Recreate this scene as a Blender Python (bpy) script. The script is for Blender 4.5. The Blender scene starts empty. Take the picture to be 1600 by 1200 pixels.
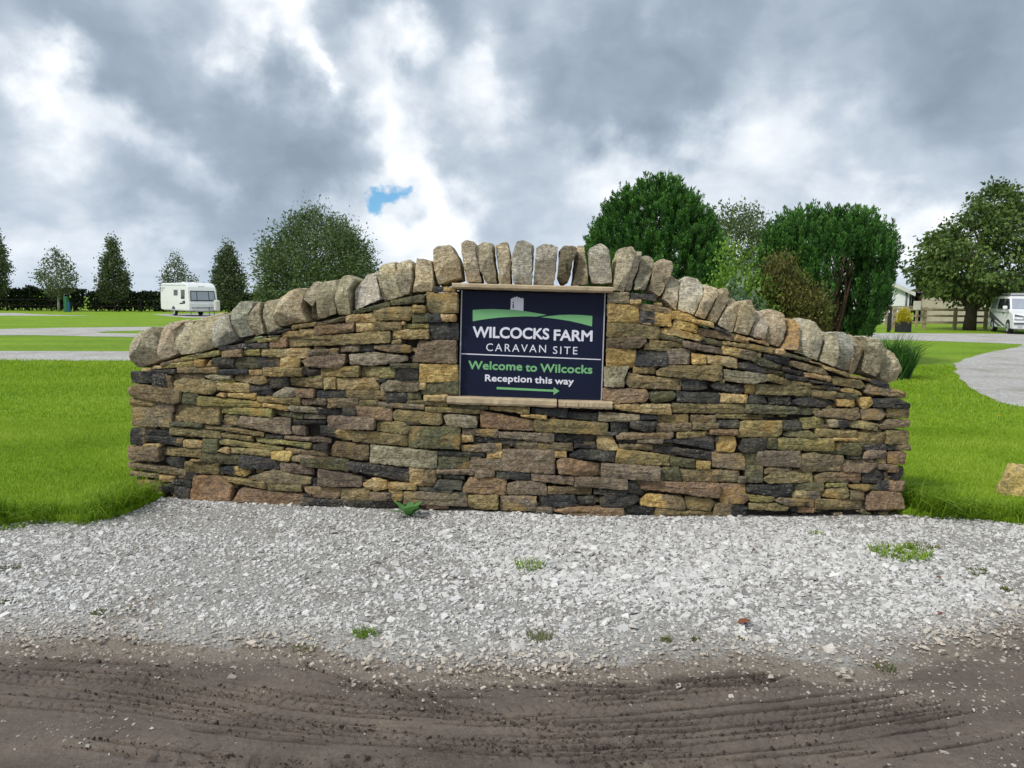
import bpy, bmesh, math, random
import numpy as np
from mathutils import Vector, Matrix, noise as mnoise

random.seed(7)
rng = np.random.default_rng(7)
R = math.radians
SC = bpy.context.scene
COL = SC.collection

# ------------------------------------------------------------------ camera
CAM_H = 1.6
FPX = 1200.0                                   # focal length in photograph pixels
cam = bpy.data.cameras.new('camera')
cam.sensor_width = 36.0
cam.lens = 27.0
cam.clip_start = 0.05
cam.clip_end = 3000
cam_o = bpy.data.objects.new('camera', cam)
COL.objects.link(cam_o)
CAM_M = Matrix.Translation((0, 0, CAM_H)) @ Matrix.Rotation(R(90 - 6.33), 4, 'X') @ Matrix.Rotation(R(0.48), 4, 'Z')
cam_o.matrix_world = CAM_M
SC.camera = cam_o
CAM_R = CAM_M.to_3x3()

def ray(px, py):
    return (CAM_R @ Vector(((px - 800) / FPX, -(py - 600) / FPX, -1.0))).normalized()

def gpt(px, py, z=0.0):
    """the place on level ground (height z) that was measured at this spot of the survey picture"""
    d = ray(px, py)
    t = (z - CAM_H) / d.z
    return Vector((d.x * t, d.y * t, z))

# ------------------------------------------------------------------ sky, sun, exposure
SUN_DIR = Vector((-0.62, -0.42, 0.80)).normalized()      # towards the sun
SUN_EL = math.asin(SUN_DIR.z)
SUN_AZ = math.atan2(SUN_DIR.x, SUN_DIR.y)
SC.view_settings.view_transform = 'Standard'
SC.view_settings.look = 'None'
SC.view_settings.exposure = 0.17
SC.view_settings.gamma = 1.0
SC.view_settings.use_curve_mapping = False
SC.render.engine = 'CYCLES'
SC.cycles.use_denoising = True
SC.cycles.max_bounces = 6
SC.cycles.transparent_max_bounces = 8
SC.cycles.sample_clamp_indirect = 6.0

sun = bpy.data.lights.new('sun', 'SUN')
sun.energy = 2.3
sun.angle = R(8)
sun.color = (1.0, 0.955, 0.88)
sun_o = bpy.data.objects.new('sun', sun)
COL.objects.link(sun_o)
sun_o.rotation_euler = SUN_DIR.to_track_quat('Z', 'Y').to_euler()
sun_o.location = (-20, -5, 25)

# ---- node helpers
def nd(nt, kind, _out=0, **kw):
    n = nt.nodes.new(kind)
    ins = kw.pop('ins', {})
    for k, v in kw.items():
        setattr(n, k, v)
    for k, v in ins.items():
        s = n.inputs[k]
        if isinstance(v, bpy.types.NodeSocket):
            nt.links.new(v, s)
        else:
            s.default_value = v
    return n.outputs[_out]

def mth(nt, op, a, b=0.0, c=0.0, clamp=False):
    return nd(nt, 'ShaderNodeMath', operation=op, use_clamp=clamp, ins={0: a, 1: b, 2: c})

def vmul(nt, v, sc):
    return nd(nt, 'ShaderNodeVectorMath', operation='MULTIPLY', ins={0: v, 1: sc})

def vadd(nt, v, w):
    return nd(nt, 'ShaderNodeVectorMath', operation='ADD', ins={0: v, 1: w})

def noise(nt, vec, scale, detail=4.0, rough=0.55, dist=0.0, out=0):
    return nd(nt, 'ShaderNodeTexNoise', out, ins={'Vector': vec, 'Scale': scale, 'Detail': detail, 'Roughness': rough, 'Distortion': dist})

def ramp(nt, fac, stops, out=0):
    n = nt.nodes.new('ShaderNodeValToRGB')
    cr = n.color_ramp
    while len(cr.elements) < len(stops):
        cr.elements.new(0.5)
    for e, (p, c) in zip(cr.elements, stops):
        e.position = p
        e.color = (c, c, c, 1) if not hasattr(c, '__len__') else (*c[:3], 1)
    nt.links.new(fac, n.inputs[0])
    return n.outputs[out]

def mixc(nt, fac, a, b, mode='MIX'):
    n = nt.nodes.new('ShaderNodeMix')
    n.data_type = 'RGBA'
    n.blend_type = mode
    for i, v in ((0, fac), (6, a), (7, b)):
        if isinstance(v, bpy.types.NodeSocket):
            nt.links.new(v, n.inputs[i])
        elif i == 0:
            n.inputs[0].default_value = v
        else:
            n.inputs[i].default_value = (*v[:3], 1)
    return n.outputs[2]

def build_sky():
    w = bpy.data.worlds.new('World')
    SC.world = w
    w.use_nodes = True
    nt = w.node_tree
    nt.nodes.clear()
    out = nt.nodes.new('ShaderNodeOutputWorld')
    bg = nt.nodes.new('ShaderNodeBackground')
    nt.links.new(bg.outputs[0], out.inputs[0])
    gen = nd(nt, 'ShaderNodeTexCoord')
    sky = nd(nt, 'ShaderNodeTexSky', sky_type='NISHITA', sun_disc=False, sun_elevation=SUN_EL, sun_rotation=SUN_AZ)
    def warp(scale, amp, detail):
        q = noise(nt, gen, scale, detail, 0.58, out=1)
        q = nd(nt, 'ShaderNodeVectorMath', operation='SUBTRACT', ins={0: q, 1: (0.5, 0.5, 0.5)})
        return vmul(nt, q, (amp, amp, amp))
    # warp the direction so that the cloud masses get ragged, billowing edges
    dw = nd(nt, 'ShaderNodeVectorMath', operation='NORMALIZE', ins={0: vadd(nt, vadd(nt, gen, warp(4.5, 0.30, 3.0)), warp(15.0, 0.12, 7.0))})
    sep = nt.nodes.new('ShaderNodeSeparateXYZ')
    nt.links.new(gen, sep.inputs[0])
    # cloud layer seen in perspective: direction over height
    zz = mth(nt, 'ADD', mth(nt, 'MAXIMUM', sep.outputs[2], 0.0), 0.42)
    cp = nd(nt, 'ShaderNodeCombineXYZ', ins={0: mth(nt, 'DIVIDE', sep.outputs[0], zz), 1: mth(nt, 'DIVIDE', sep.outputs[1], zz), 2: 0.0})
    f1 = noise(nt, vadd(nt, cp, (3.1, 1.7, 0.0)), 2.2, 8.0, 0.52, 0.5)
    f2 = noise(nt, vadd(nt, cp, (8.4, 2.2, 5.0)), 7.0, 8.0, 0.58, 0.6)
    b = mth(nt, 'ADD', 0.54, mth(nt, 'MULTIPLY', mth(nt, 'SUBTRACT', f1, 0.5), 0.70))
    b = mth(nt, 'ADD', b, mth(nt, 'MULTIPLY', mth(nt, 'SUBTRACT', f2, 0.5), 0.34))
    bil = noise(nt, vadd(nt, nd(nt, 'ShaderNodeVectorMath', operation='NORMALIZE', ins={0: vadd(nt, gen, warp(6.0, 0.10, 3.0))}), (1.3, 0.2, 4.0)), 8.0, 7.0, 0.50)
    b = mth(nt, 'ADD', b, mth(nt, 'MULTIPLY', mth(nt, 'SUBTRACT', mth(nt, 'ABSOLUTE', mth(nt, 'SUBTRACT', bil, 0.5)), 0.09), 0.50))
    def blob(px, py, r, d=dw):
        c = ray(px, py)
        dt = nd(nt, 'ShaderNodeVectorMath', 1, operation='DOT_PRODUCT', ins={0: d, 1: tuple(c)})
        s = (r / FPX) ** 2
        return mth(nt, 'EXPONENT', mth(nt, 'DIVIDE', mth(nt, 'SUBTRACT', dt, 1.0), s))
    for px, py, r, a in CLOUDS:
        b = mth(nt, 'ADD', b, mth(nt, 'MULTIPLY', blob(px, py, r), a))
    col = ramp(nt, b, [(0.0, (0.225, 0.285, 0.355)), (0.25, (0.325, 0.395, 0.478)), (0.46, (0.490, 0.560, 0.645)),
                       (0.66, (0.740, 0.790, 0.850)), (0.82, (0.94, 0.96, 0.99)), (1.0, (1.06, 1.06, 1.06))])
    # low band of bluish air near the horizon
    hz = mth(nt, 'EXPONENT', mth(nt, 'MULTIPLY', mth(nt, 'MAXIMUM', sep.outputs[2], 0.0), -9.0))
    col = mixc(nt, mth(nt, 'MULTIPLY', hz, 0.35), col, (0.56, 0.67, 0.80))
    # torn holes that show clear sky
    d2 = nd(nt, 'ShaderNodeVectorMath', operation='NORMALIZE', ins={0: vadd(nt, gen, warp(24.0, 0.085, 5.0))})
    hole = mth(nt, 'ADD', blob(593, 316, 15, d2), mth(nt, 'MULTIPLY', blob(615, 297, 13, d2), 0.85))
    hole = mth(nt, 'ADD', hole, mth(nt, 'MULTIPLY', blob(425, 366, 10, d2), 0.6))
    hole = ramp(nt, hole, [(0.52, 0.0), (1.0, 1.0)])
    blue = mixc(nt, 1.0, sky, (0.030, 0.088, 0.130), 'MULTIPLY')
    col = mixc(nt, mth(nt, 'MULTIPLY', hole, 0.82), col, blue)
    nt.links.new(col, bg.inputs[0])
    bg.inputs[1].default_value = 1.0

CLOUDS = [  # where the cloud masses hang: measured direction, angular size, darker or brighter than the mean
    (180, 140, 110, -.20), (60, 90, 90, -.14), (350, 215, 85, -.24), (420, 170, 60, -.10), (480, 265, 62, -.26), (580, 270, 50, -.18), (250, 150, 60, -.08),
    (590, 55, 70, -.16), (680, 50, 75, -.20), (880, 80, 95, -.26), (1020, 130, 80, -.24), (1100, 90, 80, -.22), (1000, 10, 110, -.12), (1350, 60, 90, -.16), (1480, 60, 80, -.18),
    (1590, 40, 80, -.14), (330, 345, 55, -.20), (200, 335, 50, -.10), (50, 310, 45, -.12), (1560, 240, 60, -.10), (780, 300, 60, -.12), (880, 300, 60, -.10), (1500, 300, 50, -.08),
    (415, 20, 32, .32), (440, 75, 30, .24), (484, 78, 14, .36), (530, 95, 28, .18), (575, 150, 42, .20), (640, 185, 45, .26), (610, 130, 30, .18), (760, 160, 34, .34), (770, 60, 24, .22),
    (15, 130, 26, .26), (50, 170, 30, .28), (110, 190, 34, .32), (190, 200, 34, .32), (255, 210, 32, .30), (310, 245, 26, .28), (340, 290, 22, .18), (130, 260, 44, .14),
    (560, 335, 44, .26), (665, 330, 34, .34), (655, 235, 26, .22), (690, 280, 24, .18), (480, 322, 22, .24), (640, 375, 44, .22), (60, 395, 46, .20), (130, 345, 30, .16), (330, 410, 46, .16), (230, 395, 30, .14), (20, 250, 30, .16), (700, 390, 40, .16), (960, 250, 40, .10), (860, 350, 40, .12),
    (850, 205, 40, .14), (950, 200, 44, .20), (1010, 215, 44, .22), (1130, 190, 44, .13), (1170, 240, 50, .08), (1080, 270, 60, .14), (1300, 190, 60, .12), (1395, 340, 26, .26), (1405, 400, 26, .22), (1260, 260, 60, .08), (1450, 210, 40, .08)]
build_sky()

# ------------------------------------------------------------------ object helpers
def tag(o, label=None, cat=None, group=None, kind=None):
    for k, v in (('label', label), ('category', cat), ('group', group), ('kind', kind)):
        if v:
            o[k] = v
    return o

def empty(name, loc, rz=0.0, **kw):
    o = bpy.data.objects.new(name, None)
    o.empty_display_size = 0.2
    COL.objects.link(o)
    o.location = loc
    o.rotation_euler = (0, 0, rz)
    return tag(o, **kw)

def link(name, me, m=None, parent=None, loc=None):
    o = bpy.data.objects.new(name, me)
    COL.objects.link(o)
    if m and not me.materials:
        me.materials.append(m)
    if parent:
        o.parent = parent
    if loc is not None:
        o.location = loc
    return o

def np_mesh(name, V, F, m=None, attrs=None, smooth=False):
    """V (N,3); F (M,k) with one k"""
    V = np.asarray(V, np.float32)
    F = np.asarray(F, np.int32)
    me = bpy.data.meshes.new(name)
    k = F.shape[1]
    me.vertices.add(len(V))
    me.vertices.foreach_set('co', V.ravel())
    me.loops.add(F.size)
    me.loops.foreach_set('vertex_index', F.ravel())
    me.polygons.add(len(F))
    me.polygons.foreach_set('loop_start', np.arange(0, F.size, k, dtype=np.int32))
    me.polygons.foreach_set('use_smooth', np.full(len(F), smooth))
    me.update(calc_edges=True)
    for an, (typ, data) in (attrs or {}).items():
        at = me.attributes.new(an, typ, 'POINT')
        at.data.foreach_set('color' if typ == 'FLOAT_COLOR' else 'value', np.asarray(data, np.float32).ravel())
    me.validate()
    if m:
        me.materials.append(m)
    return me

class MB:
    """collects boxes, bars, tubes and prisms into one mesh"""
    def __init__(s):
        s.v, s.f = [], []
    def add(s, vs, fs):
        b = len(s.v)
        s.v += [tuple(v) for v in vs]
        s.f += [tuple(i + b for i in f) for f in fs]
        return s
    def box(s, c, d, rz=0.0):
        cx, cy, cz = c
        dx, dy, dz = (d[0] / 2, d[1] / 2, d[2] / 2)
        ca, sa = math.cos(rz), math.sin(rz)
        vs = []
        for z in (-dz, dz):
            for x, y in ((-dx, -dy), (dx, -dy), (dx, dy), (-dx, dy)):
                vs.append((cx + x * ca - y * sa, cy + x * sa + y * ca, cz + z))
        return s.add(vs, [(3, 2, 1, 0), (4, 5, 6, 7), (0, 1, 5, 4), (1, 2, 6, 5), (2, 3, 7, 6), (3, 0, 4, 7)])
    def tube(s, pts, rad, n=6, cap=True):
        pts = [Vector(p) for p in pts]
        b = len(s.v)
        up = Vector((0, 0, 1))
        for i, p in enumerate(pts):
            d = (pts[min(i + 1, len(pts) - 1)] - pts[max(i - 1, 0)]).normalized()
            a = d.cross(up if abs(d.z) < 0.95 else Vector((1, 0, 0))).normalized()
            c = d.cross(a)
            r = rad[i] if hasattr(rad, '__len__') else rad
            for k in range(n):
                t = 2 * math.pi * k / n
                s.v.append(tuple(p + (a * math.cos(t) + c * math.sin(t)) * r))
        for i in range(len(pts) - 1):
            for k in range(n):
                k2 = (k + 1) % n
                s.f.append((b + i * n + k, b + i * n + k2, b + (i + 1) * n + k2, b + (i + 1) * n + k))
        if cap:
            s.f.append(tuple(b + k for k in range(n))[::-1])
            s.f.append(tuple(b + (len(pts) - 1) * n + k for k in range(n)))
        return s
    def prism(s, poly, fn0, fn1):
        """poly of 2-D points; fn0/fn1 map a point to the two ends"""
        n = len(poly)
        vs = [fn0(*p) for p in poly] + [fn1(*p) for p in poly]
        return s.add(vs, [tuple(range(n))[::-1], tuple(range(n, 2 * n))] + [(i, (i + 1) % n, n + (i + 1) % n, n + i) for i in range(n)])
    def build(s, name, m, parent=None, smooth=False, bevel=0.0, loc=None):
        me = bpy.data.meshes.new(name)
        me.from_pydata(s.v, [], s.f)
        bm = bmesh.new()
        bm.from_mesh(me)
        bmesh.ops.recalc_face_normals(bm, faces=bm.faces)
        bm.to_mesh(me)
        bm.free()
        if smooth:
            me.polygons.foreach_set('use_smooth', [True] * len(me.polygons))
        o = link(name, me, m, parent, loc)
        if bevel:
            b = o.modifiers.new('bevel', 'BEVEL')
            b.width = bevel
            b.segments = 2
            b.limit_method = 'ANGLE'
        return o

def vnoise(x, y, seed=0):
    xi = np.floor(x).astype(np.int64)
    yi = np.floor(y).astype(np.int64)
    fx, fy = x - xi, y - yi
    fx = fx * fx * (3 - 2 * fx)
    fy = fy * fy * (3 - 2 * fy)
    def h(a, b):
        n = (a * 374761393 + b * 668265263 + seed * 974711) & 0xffffffff
        n = ((n ^ (n >> 13)) * 1274126177) & 0xffffffff
        return ((n ^ (n >> 16)) & 0xffff) / 65535.0
    return (h(xi, yi) * (1 - fx) + h(xi + 1, yi) * fx) * (1 - fy) + (h(xi, yi + 1) * (1 - fx) + h(xi + 1, yi + 1) * fx) * fy

def fbm(x, y, seed=0, oct=4):
    s, a, t = 0.0, 1.0, 0.0
    for i in range(oct):
        s = s + a * vnoise(x * 2 ** i, y * 2 ** i, seed + i * 17)
        t += a
        a *= 0.5
    return s / t

# ------------------------------------------------------------------ materials
def new_mat(name, rough=0.8, spec=0.3):
    m = bpy.data.materials.new(name)
    m.use_nodes = True
    nt = m.node_tree
    b = nt.nodes['Principled BSDF']
    b.inputs['Roughness'].default_value = rough
    b.inputs['Specular IOR Level'].default_value = spec
    return m, nt, b

def bump(nt, b, height, strength=0.5, dist=0.01):
    n = nd(nt, 'ShaderNodeBump', ins={'Strength': strength, 'Distance': dist, 'Height': height})
    nt.links.new(n, b.inputs['Normal'])

def plain(name, col, rough=0.6, spec=0.3, metal=0.0, var=0.12, scale=6.0, bmp=0.0):
    m, nt, b = new_mat(name, rough, spec)
    tc = nd(nt, 'ShaderNodeTexCoord', 3)
    n = noise(nt, tc, scale, 5.0)
    f = ramp(nt, n, [(0.3, 1 - var), (0.7, 1 + var)])
    nt.links.new(mixc(nt, 1.0, col, f, 'MULTIPLY'), b.inputs['Base Color'])
    b.inputs['Metallic'].default_value = metal
    if bmp:
        bump(nt, b, noise(nt, tc, scale * 8, 4.0), bmp, 0.01)
    return m

def stone_mat():
    m, nt, b = new_mat('wall_stone', 0.92, 0.15)
    c1 = nd(nt, 'ShaderNodeAttribute', attribute_name='c1')
    c2 = nd(nt, 'ShaderNodeAttribute', attribute_name='c2')
    lich = nd(nt, 'ShaderNodeAttribute', 2, attribute_name='lich')
    tc = nd(nt, 'ShaderNodeTexCoord', 3)
    rnd = nd(nt, 'ShaderNodeObjectInfo', 5)
    off = nd(nt, 'ShaderNodeCombineXYZ', ins={0: mth(nt, 'MULTIPLY', rnd, 71.0), 1: mth(nt, 'MULTIPLY', rnd, 37.0), 2: mth(nt, 'MULTIPLY', rnd, 53.0)})
    p = vadd(nt, tc, off)
    strata = noise(nt, vmul(nt, p, (9.0, 12.0, 52.0)), 1.0, 6.0, 0.68, 1.4)
    big = noise(nt, vmul(nt, p, (1.0, 1.0, 1.8)), 9.0, 5.0, 0.6)
    fine = noise(nt, p, 105.0, 6.0, 0.72)
    mid = noise(nt, p, 38.0, 5.0, 0.6)
    col = mixc(nt, ramp(nt, big, [(0.46, 0.0), (0.60, 1.0)]), c1, c2)
    col = mixc(nt, 1.0, col, ramp(nt, strata, [(0.28, 0.62), (0.5, 1.0), (0.72, 1.28)]), 'MULTIPLY')
    col = mixc(nt, 1.0, col, ramp(nt, fine, [(0.28, 0.50), (0.5, 1.0), (0.72, 1.60)]), 'MULTIPLY')
    col = mixc(nt, 1.0, col, ramp(nt, mid, [(0.3, 0.58), (0.7, 1.42)]), 'MULTIPLY')
    ochre = nd(nt, 'ShaderNodeAttribute', 2, attribute_name='ochre')
    oz = noise(nt, vadd(nt, p, (31.0, 7.0, 2.0)), 6.5, 5.0, 0.62)
    col = mixc(nt, mth(nt, 'MULTIPLY', ramp(nt, oz, [(0.53, 0.0), (0.60, 1.0)]), ochre), col, mixc(nt, fine, (0.30, 0.185, 0.06), (0.56, 0.40, 0.16)))
    # weathering that runs on across neighbouring stones
    wp = nd(nt, 'ShaderNodeNewGeometry')
    wz = noise(nt, wp, 1.7, 5.0, 0.6)
    col = mixc(nt, 1.0, col, ramp(nt, wz, [(0.34, (0.70, 0.68, 0.66)), (0.50, (1.0, 1.0, 1.0)), (0.66, (1.16, 1.12, 1.0))]), 'MULTIPLY')
    wg = noise(nt, vadd(nt, wp, (7.0, 3.0, 2.0)), 2.6, 5.0, 0.65)
    col = mixc(nt, ramp(nt, wg, [(0.54, 0.0), (0.72, 0.45)]), col, (0.15, 0.145, 0.085))
    # pale crusts of lichen and dark soot stains
    sp = noise(nt, vadd(nt, p, (9.0, 3.0, 1.0)), 55.0, 4.0, 0.7)
    zone = noise(nt, p, 7.0, 3.0)
    lm = mth(nt, 'MULTIPLY', ramp(nt, sp, [(0.56, 0.0), (0.64, 1.0)]), ramp(nt, zone, [(0.42, 0.0), (0.6, 1.0)]))
    col = mixc(nt, mth(nt, 'MULTIPLY', lm, lich), col, (0.46, 0.44, 0.38))
    soot = noise(nt, vadd(nt, p, (1.0, 23.0, 4.0)), 12.0, 5.0, 0.7)
    col = mixc(nt, ramp(nt, soot, [(0.58, 0.0), (0.72, 0.65)]), col, (0.045, 0.042, 0.040))
    nt.links.new(col, b.inputs['Base Color'])
    h = mth(nt, 'ADD', mth(nt, 'MULTIPLY', strata, 0.8), mth(nt, 'ADD', mth(nt, 'MULTIPLY', fine, 0.35), mth(nt, 'MULTIPLY', mid, 1.0)))
    bump(nt, b, h, 1.0, 0.022)
    return m

def attr_mat(name, rough=0.9, lo=0.75, hi=1.25, scale=80.0, bmp=0.3):
    """colour from the mesh's own 'c1' attribute, broken up with noise"""
    m, nt, b = new_mat(name, rough, 0.2)
    c1 = nd(nt, 'ShaderNodeAttribute', attribute_name='c1')
    tc = nd(nt, 'ShaderNodeTexCoord', 3)
    f = noise(nt, tc, scale, 4.0, 0.6)
    nt.links.new(mixc(nt, 1.0, c1, ramp(nt, f, [(0.3, lo), (0.7, hi)]), 'MULTIPLY'), b.inputs['Base Color'])
    if bmp:
        bump(nt, b, f, bmp, 0.005)
    return m

def leaf_mat(name, dark, mid, light, trans=0.25, rough=0.55):
    m, nt, b = new_mat(name, rough, 0.25)
    t = nd(nt, 'ShaderNodeAttribute', 2, attribute_name='tone')
    col = ramp(nt, t, [(0.0, dark), (0.5, mid), (1.0, light)])
    nt.links.new(col, b.inputs['Base Color'])
    tr = nd(nt, 'ShaderNodeBsdfTranslucent', ins={0: col})
    out = nt.nodes['Material Output']
    nt.links.new(nd(nt, 'ShaderNodeMixShader', ins={0: trans, 1: b.outputs[0], 2: tr}), out.inputs[0])
    return m

def bark(name, c, c2):
    m, nt, b = new_mat(name, 0.9, 0.15)
    tc = nd(nt, 'ShaderNodeTexCoord', 3)
    n = noise(nt, vmul(nt, tc, (6, 6, 1.6)), 3.0, 6.0, 0.65)
    nt.links.new(mixc(nt, ramp(nt, n, [(0.4, 0.0), (0.62, 1.0)]), c, c2), b.inputs['Base Color'])
    bump(nt, b, n, 0.6, 0.03)
    return m

M_STONE = stone_mat()
M_CHIP = attr_mat('gravel_chip', 0.9, 0.86, 1.12, 120.0, 0.2)
M_WHITE = plain('white_gelcoat', (0.80, 0.81, 0.82), 0.3, 0.5, var=0.03)
M_GLASS = plain('dark_glass', (0.03, 0.035, 0.04), 0.08, 0.6, var=0.05)
M_BLIND = plain('pale_blind_behind_glass', (0.33, 0.36, 0.42), 0.12, 0.6, var=0.06)
M_GREY = plain('grey_panel', (0.42, 0.43, 0.46), 0.35, 0.4, var=0.06)
M_DGREY = plain('charcoal_vinyl', (0.085, 0.095, 0.105), 0.4, 0.4, var=0.08)
M_RUBBER = plain('tyre_rubber', (0.025, 0.025, 0.026), 0.85, 0.2)
M_RIM = plain('wheel_rim', (0.55, 0.56, 0.58), 0.35, 0.5, 0.3)
M_LAMP = plain('headlamp_glass', (0.62, 0.64, 0.66), 0.1, 0.6)
M_BLACK = plain('black_plastic', (0.022, 0.022, 0.024), 0.45, 0.35)

# ================================================================== LARGE STRUCTURE
Z_LAWN = 0.035

# ------------------------------------------------------------------ the wall's face: a gently bowed, slightly battered surface
W_D0, W_K, W_XC, W_BAT = 5.56, 0.030, 1.0, 0.045
def wall_y(x, z):
    return W_D0 + W_K * (x - W_XC) ** 2 + W_BAT * z
def wall_p(x, z, out=0.0):
    n = Vector((2 * W_K * (x - W_XC), -1.0, W_BAT)).normalized()
    return Vector((x, wall_y(x, z), z)) + n * out
def wpt(px, py):
    d = ray(px, py)
    t = 5.8 / d.y
    for _ in range(8):
        p = d * t
        t = wall_y(p.x, p.z + CAM_H) / d.y
    p = d * t
    return p.x, p.z + CAM_H

# ------------------------------------------------------------------ ground
def ground_mat():
    m, nt, b = new_mat('bare_earth', 0.95, 0.1)
    tc = nd(nt, 'ShaderNodeTexCoord', 3)
    n = noise(nt, tc, 1.5, 6.0, 0.6)
    nt.links.new(ramp(nt, n, [(0.3, (0.085, 0.066, 0.045)), (0.7, (0.15, 0.12, 0.085))]), b.inputs['Base Color'])
    return m

def lawn_mat():
    m, nt, b = new_mat('mown_grass', 0.75, 0.15)
    tc = nd(nt, 'ShaderNodeTexCoord', 3)
    a = noise(nt, vmul(nt, tc, (0.35, 1.0, 1.0)), 0.55, 6.0, 0.6)
    f = noise(nt, tc, 9.0, 6.0, 0.7)
    g = noise(nt, vmul(nt, tc, (1.0, 0.45, 1.0)), 60.0, 3.0, 0.7)
    col = ramp(nt, a, [(0.30, (0.160, 0.295, 0.014)), (0.5, (0.225, 0.375, 0.018)), (0.70, (0.295, 0.435, 0.028))])
    col = mixc(nt, 1.0, col, ramp(nt, f, [(0.30, 0.62), (0.5, 1.0), (0.72, 1.25)]), 'MULTIPLY')
    col = mixc(nt, 1.0, col, ramp(nt, g, [(0.30, 0.60), (0.5, 1.0), (0.70, 1.35)]), 'MULTIPLY')
    bare = noise(nt, vadd(nt, tc, (17.0, 5.0, 0.0)), 1.3, 4.0, 0.6)
    col = mixc(nt, ramp(nt, bare, [(0.66, 0.0), (0.78, 0.45)]), col, (0.17, 0.16, 0.06))
    nt.links.new(col, b.inputs['Base Color'])
    bump(nt, b, mth(nt, 'ADD', g, f), 0.9, 0.05)
    return m

def grit_mat(name, c_lo, c_hi, dirt, dirt_lo=0.52, dirt_hi=0.68):
    m, nt, b = new_mat(name, 0.95, 0.1)
    tc = nd(nt, 'ShaderNodeTexCoord', 3)
    mudmix = nd(nt, 'ShaderNodeAttribute', 2, attribute_name='mud')
    a = noise(nt, tc, 160.0, 3.0, 0.7)
    v = nd(nt, 'ShaderNodeTexVoronoi', 1, ins={'Vector': tc, 'Scale': 62.0})
    d = noise(nt, tc, 2.2, 6.0, 0.65)
    col = ramp(nt, a, [(0.32, c_lo), (0.66, c_hi)])
    hs = nd(nt, 'ShaderNodeSeparateColor', ins={0: v})
    col = mixc(nt, 1.0, col, ramp(nt, hs, [(0.0, 0.72), (1.0, 1.22)]), 'MULTIPLY')
    col = mixc(nt, ramp(nt, d, [(dirt_lo, 0.0), (dirt_hi, 0.8)]), col, dirt)
    mn = noise(nt, tc, 7.0, 6.0, 0.7)
    mm = mth(nt, 'ADD', mudmix, mth(nt, 'MULTIPLY', mth(nt, 'SUBTRACT', mn, 0.5), 1.3))
    col = mixc(nt, ramp(nt, mm, [(0.30, 0.0), (0.58, 1.0)]), col, mixc(nt, a, (0.15, 0.122, 0.100), (0.33, 0.285, 0.235)))
    nt.links.new(col, b.inputs['Base Color'])
    vd = nd(nt, 'ShaderNodeTexVoronoi', 0, ins={'Vector': tc, 'Scale': 62.0})
    bump(nt, b, mth(nt, 'ADD', mth(nt, 'MULTIPLY', vd, -1.0), a), 0.8, 0.012)
    return m

def road_mat():
    m, nt, b = new_mat('gravel_road', 0.95, 0.1)
    tc = nd(nt, 'ShaderNodeTexCoord', 3)
    a = noise(nt, tc, 14.0, 6.0, 0.8)
    d = noise(nt, tc, 0.7, 6.0, 0.65)
    col = ramp(nt, a, [(0.30, (0.24, 0.235, 0.225)), (0.5, (0.45, 0.44, 0.42)), (0.68, (0.66, 0.65, 0.62))])
    col = mixc(nt, ramp(nt, d, [(0.48, 0.0), (0.66, 0.55)]), col, (0.27, 0.235, 0.19))
    nt.links.new(col, b.inputs['Base Color'])
    bump(nt, b, a, 0.8, 0.03)
    return m

def mud_mat():
    m, nt, b = new_mat('drying_mud', 0.88, 0.2)
    tc = nd(nt, 'ShaderNodeTexCoord', 3)
    big = noise(nt, vmul(nt, tc, (0.6, 1.4, 1.0)), 2.4, 6.0, 0.6)
    fine = noise(nt, tc, 220.0, 4.0, 0.7)
    mid = noise(nt, tc, 40.0, 5.0, 0.65)
    col = ramp(nt, big, [(0.30, (0.092, 0.073, 0.061)), (0.50, (0.134, 0.107, 0.090)), (0.70, (0.188, 0.152, 0.122))])
    col = mixc(nt, 1.0, col, ramp(nt, fine, [(0.3, 0.75), (0.7, 1.25)]), 'MULTIPLY')
    col = mixc(nt, 1.0, col, ramp(nt, mid, [(0.3, 0.82), (0.7, 1.16)]), 'MULTIPLY')
    grit = noise(nt, vadd(nt, tc, (4.0, 9.0, 0.0)), 260.0, 2.0, 0.5)
    pat = noise(nt, vadd(nt, tc, (2.0, 7.0, 0.0)), 3.0, 4.0, 0.6)
    gm = mth(nt, 'MULTIPLY', ramp(nt, grit, [(0.60, 0.0), (0.66, 1.0)]), ramp(nt, pat, [(0.45, 0.10), (0.65, 0.85)]))
    col = mixc(nt, gm, col, (0.36, 0.31, 0.25))
    dry = nd(nt, 'ShaderNodeAttribute', 2, attribute_name='dry')
    dm = mth(nt, 'ADD', dry, mth(nt, 'MULTIPLY', mth(nt, 'SUBTRACT', noise(nt, tc, 6.0, 6.0, 0.7), 0.5), 1.4))
    col = mixc(nt, ramp(nt, dm, [(0.45, 0.0), (0.85, 0.9)]), col, mixc(nt, fine, (0.15, 0.122, 0.100), (0.31, 0.265, 0.215)))
    nt.links.new(col, b.inputs['Base Color'])
    bump(nt, b, mth(nt, 'ADD', mid, fine), 0.55, 0.010)
    return m

M_LAWN = lawn_mat()
M_ROAD = road_mat()
g = MB().add([(-900, -300, -0.16), (900, -300, -0.16), (900, 1500, -0.16), (-900, 1500, -0.16)], [(0, 1, 2, 3)]).build('ground', ground_mat())
tag(g, 'bare brown earth that underlies lawns, gravel and track', kind='structure')

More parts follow.
